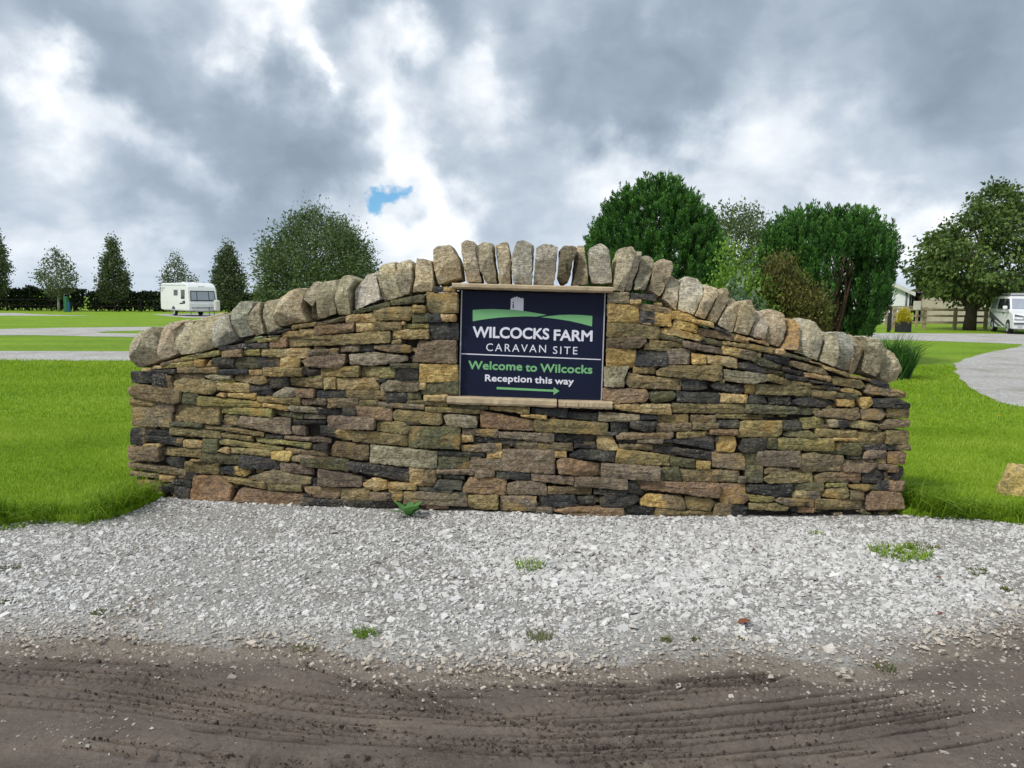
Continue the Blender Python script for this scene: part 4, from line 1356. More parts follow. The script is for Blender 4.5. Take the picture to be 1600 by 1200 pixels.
# crest of the coursed face, below the coping
CREST = [wpt(*p) for p in ((203, 582), (215, 577), (250, 566), (340, 541), (430, 516), (520, 491), (610, 474), (665, 456), (712, 449), (956, 456), (1000, 472), (1060, 490), (1130, 517), (1200, 533), (1280, 562), (1350, 592), (1412, 612))]
def crest(x):
    return float(np.interp(x, [p[0] for p in CREST], [p[1] for p in CREST]))
XL, XR = CREST[0][0] + 0.03, CREST[-1][0] - 0.03

# hearting: the dark packed middle of the wall that shows in the joints
m, nt, b = new_mat('wall_hearting', 0.95, 0.1)
tc = nd(nt, 'ShaderNodeTexCoord', 3)
nt.links.new(ramp(nt, noise(nt, tc, 25.0, 5.0), [(0.3, (0.020, 0.018, 0.016)), (0.7, (0.060, 0.050, 0.040))]), b.inputs['Base Color'])
bump(nt, b, noise(nt, tc, 60.0, 4.0), 0.8, 0.02)
V, F = [], []
(SIGN_X0, _), (SIGN_X1, _), (_, SIGN_Z0) = wpt(712, 530), wpt(952, 530), wpt(830, 632)
xs = np.linspace(XL + 0.02, XR - 0.02, 110)
for x in xs:
    zt = crest(x) - 0.02
    fo = -0.105 if SIGN_X0 - 0.06 < x < SIGN_X1 + 0.06 else -0.062
    for z, o_ in ((-0.1, fo), (zt, fo), (zt, -0.44), (-0.1, -0.44)):
        V.append(wall_p(x, z, o_) - WALL_BASE)
for i in range(len(xs) - 1):
    for k in range(4):
        F.append((i * 4 + k, (i + 1) * 4 + k, (i + 1) * 4 + (k + 1) % 4, i * 4 + (k + 1) % 4))
F += [(0, 1, 2, 3), tuple((len(xs) - 1) * 4 + k for k in (3, 2, 1, 0))]
MB().add(V, F).build('hearting', m, wall)

# pinnings: little stones wedged in behind the joints
(SIGN_X0, _), (SIGN_X1, _), (_, SIGN_Z0) = wpt(712, 530), wpt(952, 530), wpt(830, 632)
pin = {'V': [], 'F': [], 'c1': [], 'c2': []}
for _ in range(1500):
    x = random.uniform(XL, XR)
    z = random.uniform(0.0, crest(x) - 0.03)
    if SIGN_X0 - 0.05 < x < SIGN_X1 + 0.05 and z > SIGN_Z0 - 0.06:
        continue
    w_, h_ = random.uniform(0.03, 0.09), random.uniform(0.015, 0.04)
    poly = [(x - w_ / 2, z - h_ / 2), (x + w_ / 2, z - h_ / 2 + random.uniform(-.005, .005)), (x + w_ / 2, z + h_ / 2), (x - w_ / 2, z + h_ / 2 + random.uniform(-.006, .006))]
    dd = random.uniform(-0.042, -0.016)
    V, F, c = rock(poly, 0.04, 0.004, 0.008, [(0.0, dd - 0.05), (0.0, dd - 0.006), (0.006, dd)], 0.004, 1, 0.008, 0.1)
    V, o = place(V, c)
    c1, c2 = colours(V, random.choice('KKKGGBPOBP'), PAL, SEC)
    gather(pin, [v + o - WALL_BASE for v in V], F, c1, c2)
gathered('pinning_stones', pin)

# rear face of the wall, roughly coursed
z = 0.0
bk = back
row = 0
while z < 1.75:
    h_ = random.uniform(0.06, 0.15)
    x = XL + random.uniform(0, 0.1)
    while x < XR:
        w_ = random.uniform(0.14, 0.45)
        x1 = min(x + w_, XR)
        if z + h_ < crest((x + x1) / 2) + 0.02 and x1 - x > 0.05:
            poly = [(x, z), (x1 - 0.008, z + random.uniform(-.01, .01)), (x1 - 0.008, z + h_ - 0.008), (x, z + h_ - 0.008)]
            V, F, c = rock(poly, 0.12, 0.004, 0.02, [(0.01, -0.12), (0.0, -0.02), (0.01, 0.0)], 0.008, 1, 0.02, 0.05)
            V = [Vector((v.x, -0.45 - v.y, v.z)) for v in V]
            V, o = place(V, c)
            c1, c2 = colours(V, random.choice('KGOBTPPBL'), PAL, SEC)
            gather(bk, [v + o - WALL_BASE for v in V], [f[::-1] for f in F], c1, c2)
        x = x1
    z += h_
gathered('rear_stones', back)

# coping: rough blocks stood on edge along the crest
for ln in COPING.strip().split('\n'):
    poly, code = read_stone(ln)
    out = random.uniform(-0.025, 0.035)
    w = max(p[0] for p in poly) - min(p[0] for p in poly)
    h = max(p[1] for p in poly) - min(p[1] for p in poly)
    s = min(w, h)
    if code == 'D':
        out -= 0.02
    rings = [(s * 0.30, -0.40), (s * 0.08, -0.36), (0.004, -0.20), (0.002, out - 0.060), (0.003, out - 0.028), (0.009, out - 0.009), (s * 0.13, out + 0.002), (s * 0.22, out + 0.006), (s * 0.32, out + 0.008), (s * 0.42, out + 0.009)]
    V, F, c = rock(poly, 0.028, 0.0045, 0.007, rings, 0.015, 6, 0.055, 0.12, 11.0, 0.003, 1)
    V, o = place(V, c)
    me = stone_mesh('coping_stone', V, F, code, CPAL, CSEC, random.choice([0.15, 0.3, 0.5, 0.7]))
    link('coping_stone', me, parent=wall, loc=o - WALL_BASE)

# lintel slab over the sign and the two sill slabs under it
M_SLAB = plain('sawn_sandstone', (0.47, 0.375, 0.245), 0.9, 0.1, var=0.22, scale=9.0, bmp=0.5)
def slab(name, px, out, deep, jit):
    P = [wpt(*p) for p in px]
    (x0, zt0), (x1, zt1), (x1b, zb1), (x0b, zb0) = P
    n = 26
    V, F = [], []
    for i in range(n + 1):
        t = i / n
        x = x0 + (x1 - x0) * t
        zt, zb = zt0 + (zt1 - zt0) * t, zb0 + (zb1 - zb0) * t
        j = random.uniform(-jit, jit)
        for z, o_ in ((zb + random.uniform(0, jit), out - 0.012 + j), (zb + (zt - zb) * 0.3, out + j), (zt - 0.008 + random.uniform(-jit, 0) * 0.4, out + j * 0.5), (zt, out - 0.010), (zt, deep), (zb, deep)):
            V.append(wall_p(x, z, o_) - WALL_BASE)
    for i in range(n):
        for k in range(6):
            F.append((i * 6 + k, (i + 1) * 6 + k, (i + 1) * 6 + (k + 1) % 6, i * 6 + (k + 1) % 6))
    F += [(5, 4, 3, 2, 1, 0), tuple(n * 6 + k for k in range(6))]
    return MB().add(V, F).build(name, M_SLAB, wall)
slab('lintel', [(708, 442.5), (957, 449), (957, 458), (708, 451)], 0.055, -0.34, 0.003)
slab('sill', [(700, 618.5), (870, 624.5), (870, 636.5), (700, 631)], 0.045, -0.12, 0.006)
slab('sill', [(872.5, 625.5), (956, 627), (956, 639.5), (872.5, 636.5)], 0.050, -0.12, 0.006)
# ------------------------------------------------------------------ sign set in the wall
M_NAVY = plain('navy_sign_face', (0.0055, 0.0095, 0.032), 0.48, 0.22, var=0.05)
M_SIGNW = plain('sign_white', (0.74, 0.74, 0.83), 0.5, 0.3, var=0.02)
M_SIGNG = plain('sign_green', (0.185, 0.450, 0.195), 0.5, 0.3, var=0.03)
M_ALU = plain('sign_frame_grey', (0.50, 0.51, 0.56), 0.4, 0.4, 0.2, var=0.05)

def sp(px, py, out):
    x, z = wpt(px, py)
    return wall_p(x, z, out)
S_OUT = -0.060
tl, tr, bl = sp(721.5, 453.5, S_OUT), sp(946.5, 459, S_OUT), sp(717.0, 619.5, S_OUT)
U, W = tr - tl, tl - bl
Un = U.normalized()
Nn = Un.cross(W).normalized()
Wn = Nn.cross(Un)
SW, SH = U.length, W.length
SM = Matrix((Un, Wn, Nn)).transposed().to_4x4()
SM.translation = bl
sign = empty('sign', (0, 0, 0), label='navy farm caravan site sign with white and green lettering set in the wall', cat='sign')
sign.matrix_world = SM
MB().box((SW / 2, SH / 2, -0.011), (SW, SH, 0.022)).build('panel', M_NAVY, sign)
for x in (-0.004, SW + 0.004):
    MB().box((x, SH / 2, -0.004), (0.008, SH + 0.01, 0.030)).build('frame', M_ALU, sign)

# print measured on an enlarged view (corners of the panel there)
ZTL, ZTR, ZBL = Vector((128, 145)), Vector((1408, 172)), Vector((108, 1072))
def suv(x, y):
    p = Vector((x, y)) - ZBL
    a, b_ = ZTR - ZTL, ZTL - ZBL
    det = a.x * b_.y - a.y * b_.x
    return ((p.x * b_.y - p.y * b_.x) / det * SW, (a.x * p.y - a.y * p.x) / det * SH)

def decal(name, pts, m, z=0.0012):
    P = [suv(*p) for p in pts]
    return MB().prism(P, lambda a, b: (a, b, 0.0002), lambda a, b: (a, b, z)).build(name, m, sign)

def text(name, body, m, x0, x1, yt, yb, off, spacing=1.0):
    """cap-height box given by its left, right, top-left and bottom-left corners on the enlarged view"""
    cu = bpy.data.curves.new(name, 'FONT')
    cu.body = body
    cu.size = 1.0
    cu.space_character = spacing
    cu.extrude = 0.001
    cu.resolution_u = 4
    to = bpy.data.objects.new(name, cu)
    COL.objects.link(to)
    bpy.context.view_layer.update()
    dg = bpy.context.evaluated_depsgraph_get()
    me = bpy.data.meshes.new_from_object(to.evaluated_get(dg))
    bpy.data.objects.remove(to)
    co = np.empty(len(me.vertices) * 3, np.float32)
    me.vertices.foreach_get('co', co)
    co = co.reshape(-1, 3)
    # cap height of the font from its first letter (always a capital here)
    cap = 0.727
    u0, v0 = suv(x0, yb)
    u1, _ = suv(x1, yb)
    _, v1 = suv(x0, yt)
    u1 = suv(x1, yb + (x1 - x0) * 0.0211)[0]
    co[:, 0] = u0 + (co[:, 0] - co[:, 0].min()) / (co[:, 0].max() - co[:, 0].min()) * (u1 - u0)
    co[:, 1] = v0 + co[:, 1] / cap * (v1 - v0)
    # weight: the face is laid down several times, a hair apart
    w_ = off * (v1 - v0)
    Fs = [tuple(p_.vertices) for p_ in me.polygons]
    nv = len(co)
    V2, F2 = [], []
    for k_, (ax_, ay_) in enumerate(((0, 0), (w_, 0), (-w_, 0), (0, w_), (0, -w_), (w_ * .7, w_ * .7), (-w_ * .7, w_ * .7), (w_ * .7, -w_ * .7), (-w_ * .7, -w_ * .7)) if off > 0 else ((0, 0),)):
        c2 = co.copy()
        c2[:, 0] += ax_
        c2[:, 1] += ay_
        c2[:, 2] = np.where(co[:, 2] > 0, 0.0012 + 0.00008 * k_, 0.0003 + 0.00001 * k_)
        V2 += [tuple(q_) for q_ in c2.tolist()]
        F2 += [tuple(i_ + k_ * nv for i_ in f_) for f_ in Fs]
    me = bpy.data.meshes.new(name)
    me.from_pydata(V2, [], F2)
    me.materials.clear()
    me.materials.append(m)
    me.name = name
    return link(name, me, parent=sign)

for body, m, x0, x1, yt, yb, off, spc in (
        ('WILCOCKS', M_SIGNW, 225, 912, 455, 551, 0.040, 0.98), ('FARM', M_SIGNW, 960, 1302, 479, 574, 0.040, 0.98),
        ('CARAVAN', M_SIGNW, 345, 888, 602, 672, 0.0, 1.30), ('SITE', M_SIGNW, 952, 1172, 624, 693, 0.0, 1.30),
        ('Welcome', M_SIGNG, 185, 672, 758, 832, 0.042, 1.03), ('to', M_SIGNG, 706, 806, 775, 848, 0.042, 1.0), ('Wilcocks', M_SIGNG, 840, 1306, 780, 854, 0.042, 1.03),
        ('Reception', M_SIGNW, 338, 760, 879, 938, 0.042, 1.03), ('this', M_SIGNW, 790, 945, 893, 952, 0.042, 1.03), ('way', M_SIGNW, 973, 1140, 900, 959, 0.042, 1.03)):
    text('lettering', body, m, x0, x1, yt, yb, off, spc)
decal('divider', [(119, 694), (1384, 738), (1383, 746), (119, 703)], M_SIGNW)
decal('arrow', [(443, 990), (960, 1010), (962, 988), (1014, 1021), (961, 1056), (960, 1028), (443, 1010)], M_SIGNG)
decal('hill', [(222, 313), (300, 307), (400, 304), (560, 311), (680, 320), (780, 335), (892, 353), (850, 361), (800, 369), (700, 367), (560, 373), (470, 378), (380, 388), (300, 399), (222, 413)], M_SIGNG)
decal('hill', [(840, 374), (920, 363), (1010, 354), (1100, 351), (1200, 353), (1303, 361), (1300, 453), (1200, 428), (1100, 406), (1000, 391), (920, 382)], M_SIGNG)
decal('tower', [(562, 309), (566, 285), (567, 211), (576, 216), (582, 205), (592, 209), (598, 198), (611, 203), (622, 191), (634, 206), (645, 201), (655, 211), (668, 206), (683, 216), (681, 320), (620, 314)], M_SIGNW)
decal('tower_window', [(584, 262), (594, 262), (594, 298), (584, 298)], M_NAVY, 0.0022)
decal('tower_window', [(585, 240), (593, 238), (594, 254), (585, 254)], M_NAVY, 0.0022)

# ================================================================== VEGETATION
def unit(v):
    return v / np.maximum(np.linalg.norm(v, axis=1, keepdims=True), 1e-9)

def leaves(name, P, D, size, aspect, tone, m, parent=None, fold=0.0):
    """rhombic leaves or sprays: base P, direction D, length size"""
    n = len(P)
    D = unit(D)
    S = unit(np.cross(D, rng.normal(0, 1, (n, 3))))
    N = np.cross(D, S)
    size = np.broadcast_to(size, (n,))[:, None]
    w = size * aspect * 0.5
    V = np.stack([P, P + D * size * 0.45 + S * w + N * size * fold, P + D * size, P + D * size * 0.45 - S * w + N * size * fold], 1)
    F = np.arange(n * 4).reshape(n, 4)
    T = np.repeat(np.clip(tone, 0, 1), 4)
    me = np_mesh(name, V.reshape(-1, 3), F, m, {'tone': ('FLOAT', T)})
    return link(name, me, parent=parent)

def prof(p, t):
    return np.interp(t, [a for a, _ in p], [b_ for _, b_ in p])

def broad_tree(name, label, cat, base, H, profile, nclus, nleaf, crad, lsize, aspect, lm, bm_, trunk_r, group=None,
               fork=0.25, droop=0.0, tone=0.5, seed=1, lumps=0.25, limbs=60, off=(0, 0), inner=0.45, flat=0.7):
    """tapered trunk, a limb to each leaf clump, and leaf-sized faces spread through the clumps"""
    global rng
    rng = np.random.default_rng(seed)
    r = empty(name, base, label=label, cat=cat, group=group)
    t = rng.random(nclus * 8)
    t = profile[0][0] + t * (1 - profile[0][0])
    rr = prof(profile, t)
    k = rng.random(len(t)) < (rr / rr.max()) ** 1.3 + 0.05
    t = t[k][:nclus]
    n = len(t)
    a = rng.random(n) * 2 * np.pi
    q = inner + (1 - inner) * np.sqrt(rng.random(n))
    lump = 1 + lumps * (fbm(a * 1.6 + 10, t * 5.0 + seed, seed) - 0.5) * 2
    rad = prof(profile, t) * q * lump
    C = np.stack([np.cos(a) * rad + off[0] * t, np.sin(a) * rad + off[1] * t, t * H], 1)
    mb = MB()
    t0 = profile[0][0] * H
    top = Vector((off[0] * 0.8, off[1] * 0.8, H * 0.86))
    tp = [Vector((0, 0, -0.1)), Vector((trunk_r * 0.2, 0, t0 * 0.6)), Vector((0, trunk_r * 0.3, t0 + (H - t0) * 0.25)) + Vector((off[0], off[1], 0)) * 0.2,
          Vector((-trunk_r * 0.3, 0, t0 + (H - t0) * 0.6)) + Vector((off[0], off[1], 0)) * 0.5, top]
    mb.tube(tp, [trunk_r * 1.25, trunk_r, trunk_r * 0.75, trunk_r * 0.45, trunk_r * 0.12], 8)
    def on_trunk(z):
        zs = [p.z for p in tp]
        return Vector([float(np.interp(z, zs, [p[i] for p in tp])) for i in range(3)])
    for i in range(min(limbs, n)):
        c = Vector(C[i])
        z0 = max(t0 * 0.85, c.z - (0.35 + fork) * math.hypot(c.x, c.y) - 0.1 * H * random.random())
        p0 = on_trunk(min(z0, H * 0.8))
        mid = p0.lerp(c, 0.5) + Vector((0, 0, 0.06 * (c - p0).length))
        rr_ = trunk_r * 0.32 * random.uniform(0.5, 1)
        mb.tube([p0, mid, c], [rr_, rr_ * 0.6, rr_ * 0.18], 5, False)
    mb.build('trunk', bm_, r, smooth=True)
    m_ = rng.poisson(nleaf, n)
    idx = np.repeat(np.arange(n), m_)
    P = C[idx] + rng.normal(0, 1, (len(idx), 3)) * crad * np.array([0.5, 0.5, 0.5 * flat])
    out = unit(P - np.array([off[0] * .5, off[1] * .5, H * 0.5]))
    D = out * 0.7 + rng.normal(0, 0.7, (len(idx), 3)) + np.array([0, 0, -droop])
    tn = tone + rng.normal(0, 0.16, n)[idx] + rng.normal(0, 0.16, len(idx))
    leaves('crown', P, D, lsize * rng.uniform(0.6, 1.3, len(idx)), aspect, tn, lm, r)
    return r

def conifer(name, label, cat, base, H, profile, nplume, plume_h, plume_r, needles, nl, lm, bm_, seed, ax=1.0, ay=1.0, hollow=None, lean=0.35, stems=7, crown_name='crown', lobes=None, top_jit=0.1):
    """upright plumes set over the shell of the crown; each plume is a spindle of short sprays"""
    global rng
    rng = np.random.default_rng(seed)
    r = empty(name, base, label=label, cat=cat)
    t = rng.random(nplume * 6)
    rr = prof(profile, t)
    k = rng.random(len(t)) < (rr / rr.max()) + 0.12
    t = t[k][:nplume]
    n = len(t)
    a = rng.random(n) * 2 * np.pi
    q = np.where(rng.random(n) < 0.70, rng.uniform(0.90, 1.03, n), rng.uniform(0.45, 0.88, n))
    lump = 1 + 0.16 * (fbm(a * 2.2 + seed, t * 3.0, seed) - 0.5) * 2
    rad = prof(profile, t) * q * lump
    x, y, z = np.cos(a) * rad * ax, np.sin(a) * rad * ay, t * H
    if lobes is not None:
        z = z * lobes(x)
    if hollow is not None:
        # hollow(x, z): chance that a plume on the near side is missing
        keep = rng.random(n) > hollow(x, z, y)
        x, y, z, t, a = x[keep], y[keep], z[keep], t[keep], a[keep]
        n = len(x)
    C = np.stack([x, y, z], 1)
    ax_ = unit(np.stack([np.cos(a) * lean, np.sin(a) * lean, np.full(n, 1.0)], 1) + rng.normal(0, 0.10, (n, 3)))
    ph = plume_h * rng.uniform(0.6, 1.3, n)
    deep = q[keep] < 0.88 if hollow is not None else q < 0.88
    m_ = rng.poisson(np.where(deep, needles * 0.45, needles))
    idx = np.repeat(np.arange(n), m_)
    s = rng.random(len(idx)) ** 0.8
    wid = plume_r * (1 - s) ** 0.7 * (0.25 + 0.75 * np.sqrt(np.clip(s * 5, 0, 1)))
    rd = rng.normal(0, 1, (len(idx), 3))
    rd = unit(rd - ax_[idx] * np.sum(rd * ax_[idx], 1, keepdims=True))
    P = C[idx] + ax_[idx] * (s * ph[idx])[:, None] + rd * (wid * np.sqrt(rng.random(len(idx))))[:, None] * 0.8
    D = ax_[idx] * 1.0 + rd * 0.55 + rng.normal(0, 0.15, (len(idx), 3))
    tn = 0.16 + 0.62 * s + rng.normal(0, 0.12, n)[idx] + rng.normal(0, 0.10, len(idx))  # sprays get paler up each plume: its lit tip is put into the colour
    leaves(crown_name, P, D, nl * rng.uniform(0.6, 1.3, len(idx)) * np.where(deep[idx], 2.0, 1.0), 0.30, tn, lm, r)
    mb = MB()
    R0 = prof(profile, 0.25)
    for i in range(stems):
        a_ = 2 * math.pi * i / stems + rng.random() * 0.6
        u = 0.25 + 0.5 * rng.random()
        e = Vector((math.cos(a_) * R0 * 0.75 * ax * u * 1.4, math.sin(a_) * R0 * 0.7 * ay * u * 1.4, H * rng.uniform(0.6, 0.85)))
        b0 = Vector((math.cos(a_) * R0 * 0.18 * ax, math.sin(a_) * R0 * 0.12 * ay, -0.1))
        mb.tube([b0, b0.lerp(e, 0.35) + Vector((math.cos(a_), math.sin(a_), 0)) * 0.12, e], [0.075, 0.055, 0.015], 6)
        for _ in range(7):
            f = rng.uniform(0.15, 0.8)
            p = b0.lerp(e, f)
            tip = p + Vector((rng.normal(0, .30), rng.normal(0, .25), rng.uniform(0.35, 0.9)))
            mb.tube([p, p.lerp(tip, .5) + Vector((0, 0, .05)), tip], [0.022, 0.016, 0.006], 4, False)
    mb.build('trunk', bm_, r, smooth=True)
    return r

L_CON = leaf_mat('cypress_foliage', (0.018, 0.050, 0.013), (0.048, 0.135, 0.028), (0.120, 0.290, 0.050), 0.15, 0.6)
L_BIRCH = leaf_mat('field_tree_leaf', (0.050, 0.078, 0.034), (0.112, 0.152, 0.062), (0.180, 0.220, 0.105), 0.2)
L_WIL = leaf_mat('willow_leaf', (0.050, 0.088, 0.030), (0.110, 0.170, 0.056), (0.200, 0.265, 0.110), 0.22)
L_CHEST = leaf_mat('chestnut_leaf', (0.040, 0.072, 0.020), (0.098, 0.165, 0.038), (0.205, 0.275, 0.065), 0.2, 0.45)
L_AIRY = leaf_mat('light_tree_leaf', (0.060, 0.100, 0.035), (0.115, 0.170, 0.062), (0.175, 0.235, 0.090), 0.3)
L_LIME = leaf_mat('lime_shrub_leaf', (0.075, 0.160, 0.022), (0.190, 0.340, 0.045), (0.340, 0.500, 0.095), 0.3)
L_BRONZE = leaf_mat('bronze_shrub_leaf', (0.050, 0.052, 0.013), (0.120, 0.122, 0.030), (0.215, 0.200, 0.050), 0.15)
L_SAGE = leaf_mat('grey_green_leaf', (0.050, 0.085, 0.045), (0.105, 0.160, 0.085), (0.190, 0.260, 0.150), 0.2)
L_HEDGE = leaf_mat('hedge_leaf', (0.012, 0.020, 0.010), (0.024, 0.038, 0.016), (0.050, 0.070, 0.026), 0.1)
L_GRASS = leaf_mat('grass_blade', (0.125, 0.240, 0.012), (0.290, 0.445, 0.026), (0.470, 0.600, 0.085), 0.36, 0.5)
L_DOCK = leaf_mat('dock_leaf', (0.060, 0.170, 0.040), (0.120, 0.290, 0.085), (0.190, 0.380, 0.130), 0.25)
L_MOSS = leaf_mat('dry_moss', (0.080, 0.105, 0.020), (0.130, 0.150, 0.030), (0.240, 0.210, 0.060), 0.15)
L_YEL = leaf_mat('yellow_leaf', (0.300, 0.260, 0.015), (0.560, 0.480, 0.030), (0.720, 0.640, 0.090), 0.25)
B_DARK = bark('dark_bark', (0.060, 0.048, 0.038), (0.120, 0.095, 0.072))
B_BROWN = bark('brown_stem', (0.075, 0.050, 0.032), (0.145, 0.100, 0.066))
B_BIRCH = bark('birch_bark', (0.480, 0.460, 0.420), (0.200, 0.180, 0.160))

def h_px(px, py_base, dy):
    """height in metres of something that measured dy picture units tall where it stands"""
    p = gpt(px, py_base, Z_LAWN)
    return dy / FPX * Vector((p.x, p.y, 0)).length * 1.0

def depth_pt(px, y):
    """ground point at forward distance y in the direction of px"""
    d = ray(px, 470)
    return Vector((d.x * y / d.y, y, Z_LAWN))

# trees along the far hedge, left
FT = [(-6, 76, 8.3, [(0.16, 0.4), (0.30, 1.5), (0.5, 1.6), (0.75, 1.05), (1.0, 0.1)], 'slender dark tree cut by the left edge of the picture', B_DARK, .40),
      (91, 74, 5.9, [(0.26, 0.5), (0.40, 1.6), (0.55, 1.95), (0.75, 1.35), (1.0, 0.15)], 'small airy birch with a white trunk in front of the hedge', B_BIRCH, .62),
      (179, 77, 7.1, [(0.14, 0.9), (0.28, 1.65), (0.5, 1.5), (0.75, 0.9), (1.0, 0.1)], 'cone shaped tree behind the hedge between the birch and the caravan', B_DARK, .46),
      (279, 82, 6.0, [(0.22, 0.8), (0.42, 2.1), (0.6, 1.7), (0.8, 0.8), (1.0, 0.12)], 'wispy grey green tree standing right behind the caravan roof', B_DARK, .60),
      (357, 72, 6.5, [(0.14, 0.9), (0.32, 1.6), (0.5, 1.6), (0.78, 0.85), (1.0, 0.1)], 'dense pointed tree just right of the caravan', B_DARK, .40)]
for i, (px, y, H, pr, lab, bk_, tn) in enumerate(FT):
    airy = tn > 0.55
    broad_tree('field_tree', lab, 'tree', depth_pt(px, y), H, [(a_, b_ * (0.92 if airy else 0.82)) for a_, b_ in pr], 150 if airy else 260, 20 if airy else 38, 0.50, 0.20, 0.7, L_BIRCH, bk_, 0.10, 'trees along the far hedge', tone=tn, seed=100 + i, inner=0.25, flat=1.0, limbs=45)

broad_tree('willow_tree', 'broad rounded grey green willow behind the left shoulder of the wall', 'tree', depth_pt(496, 30), 4.75,
           [(0.10, 1.1), (0.25, 2.1), (0.45, 2.42), (0.65, 2.15), (0.83, 1.55), (1.0, 0.35)], 520, 95, 0.40, 0.12, 0.40, L_WIL, B_DARK, 0.16, seed=3, inner=0.35, tone=0.52, lumps=0.18, limbs=70, flat=1.2)
broad_tree('chestnut_tree', 'spreading horse chestnut with layered leaves beside the post and rail fence', 'tree', gpt(1514, 516, Z_LAWN), 8.1,
           [(0.20, 0.6), (0.27, 2.6), (0.35, 3.55), (0.43, 3.75), (0.55, 3.35), (0.75, 2.3), (0.90, 1.2), (1.0, 0.3)], 360, 58, 0.66, 0.25, 0.55, L_CHEST, B_DARK, 0.30, seed=5, droop=0.55, inner=0.40, tone=0.46, lumps=0.30, limbs=70, off=(1.0, 0), flat=0.55)
broad_tree('light_tree', 'thin pale green tree seen between the two dark conifers', 'tree', depth_pt(1146, 30), 5.25,
           [(0.2, 0.5), (0.4, 1.2), (0.65, 1.35), (0.85, 1.05), (1.0, 0.45)], 200, 55, 0.40, 0.14, 0.42, L_AIRY, B_DARK, 0.07, seed=8, inner=0.25, tone=0.55, lumps=0.5, limbs=80)

P1 = [(0.02, 1.35), (0.2, 1.75), (0.45, 1.78), (0.66, 1.62), (0.80, 1.30), (0.90, 0.92), (0.96, 0.55), (1.0, 0.2)]
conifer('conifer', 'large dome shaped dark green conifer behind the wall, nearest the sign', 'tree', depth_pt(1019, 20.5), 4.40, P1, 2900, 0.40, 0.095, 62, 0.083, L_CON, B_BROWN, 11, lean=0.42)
P2 = [(0.02, 0.75), (0.14, 1.25), (0.35, 1.78), (0.55, 1.90), (0.74, 1.86), (0.88, 1.62), (1.0, 1.05)]
def hol(x, z, y):
    u = np.exp(-((x - (0.02 + 0.05 * z)) / 0.52) ** 2) * (z < 2.5) * (y < 0.15)
    return np.clip(u * 1.5, 0, 0.985)
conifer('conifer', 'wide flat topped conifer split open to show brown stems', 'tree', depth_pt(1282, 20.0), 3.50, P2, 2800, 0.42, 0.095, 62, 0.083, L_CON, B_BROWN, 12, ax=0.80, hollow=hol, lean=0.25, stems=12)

def bush(name, label, base, rx, ry, H, n, nl, ls, aspect, lm, seed, cat='shrub', tone=0.5, cl=0.2):
    global rng
    rng = np.random.default_rng(seed)
    r = empty(name, base, label=label, cat=cat)
    d = unit(rng.normal(0, 1, (n, 3)))
    d[:, 2] = np.abs(d[:, 2])
    q = 0.55 + 0.45 * rng.random(n) ** 0.5
    a = np.arctan2(d[:, 1], d[:, 0])
    lump = 1 + 0.28 * (fbm(a * 1.8 + 9, d[:, 2] * 3, seed) - 0.5) * 2
    C = d * q[:, None] * lump[:, None] * np.array([rx, ry, H])
    mb = MB()
    for i in range(min(30, n)):
        mb.tube([(0, 0, -0.05), Vector(C[i]) * 0.5 + Vector((0, 0, 0.1)), Vector(C[i])], [0.03, 0.02, 0.006], 5, False)
    mb.build('stems', B_BROWN, r, smooth=True)
    idx = np.repeat(np.arange(n), rng.poisson(nl, n))
    P = C[idx] + rng.normal(0, cl * 0.5, (len(idx), 3))
    D = unit(P) * 0.8 + rng.normal(0, 0.6, (len(idx), 3)) + np.array([0, 0, 0.2])
    tn = tone + rng.normal(0, 0.16, n)[idx] + rng.normal(0, 0.14, len(idx))
    leaves('foliage', P, D, ls * rng.uniform(0.6, 1.3, len(idx)), aspect, tn, lm, r)
    return r

bush('shrub', 'bright lime green leafy shrub behind the right shoulder of the wall', depth_pt(1160, 13.2), 0.72, 0.6, 2.33, 300, 60, 0.060, 0.55, L_LIME, 21, tone=0.40)
bush('shrub', 'low grey green shrub with larger leaves hanging over the right coping', depth_pt(1160, 11.6), 0.62, 0.5, 1.72, 190, 45, 0.085, 0.6, L_SAGE, 22, tone=0.55)
bush('shrub', 'rounded bronze brown shrub in front of the split conifer', depth_pt(1225, 13.4), 0.80, 0.7, 2.24, 620, 80, 0.066, 0.45, L_BRONZE, 23)

# hedges on the far side of the field
def hedge(label, pxa, pxb, y, H, seed, w=1.2):
    global rng
    rng = np.random.default_rng(seed)
    a, b_ = depth_pt(pxa, y), depth_pt(pxb, y)
    r = empty('hedge', a, label=label, cat='hedge', group='field hedges')
    d = b_ - a
    L = d.length
    n = int(L * 600)
    u = rng.random(n)
    side = np.where(rng.random(n) < 0.6, -1, 1) * w / 2 * (0.55 + 0.55 * rng.random(n))
    top = rng.random(n) < 0.25
    hh = H * (0.90 + 0.16 * (fbm(u * L * 0.8, u * 0 + seed, seed) - 0.5) * 2)
    z = np.where(top, hh * (0.9 + 0.14 * rng.random(n)), rng.random(n) * hh)
    side = np.where(top, (rng.random(n) - 0.5) * w, side)
    side = np.where(rng.random(n) < 0.4, (rng.random(n) - 0.5) * w * 0.7, side)
    low = (z < 0.10 * H) & (rng.random(n) < 0.7)
    P = np.stack([u * d.x, u * d.y + side, z], 1)[~low]
    D = rng.normal(0, 1, (len(P), 3)) + np.array([0, -0.3, 0.5])
    leaves('foliage', P, D, 0.32 * rng.uniform(0.6, 1.4, len(P)), 0.6, 0.45 + rng.normal(0, 0.22, len(P)), L_HEDGE, r)
    mb = MB()
    for i in range(int(L * 2)):
        p = Vector((d.x, d.y, 0)) * (i / (L * 2))
        for _ in range(2):
            mb.tube([p, p + Vector((random.uniform(-.4, .4), random.uniform(-.4, .4), H * 0.8))], [0.05, 0.015], 4, False)
    mb.build('stems', B_DARK, r)
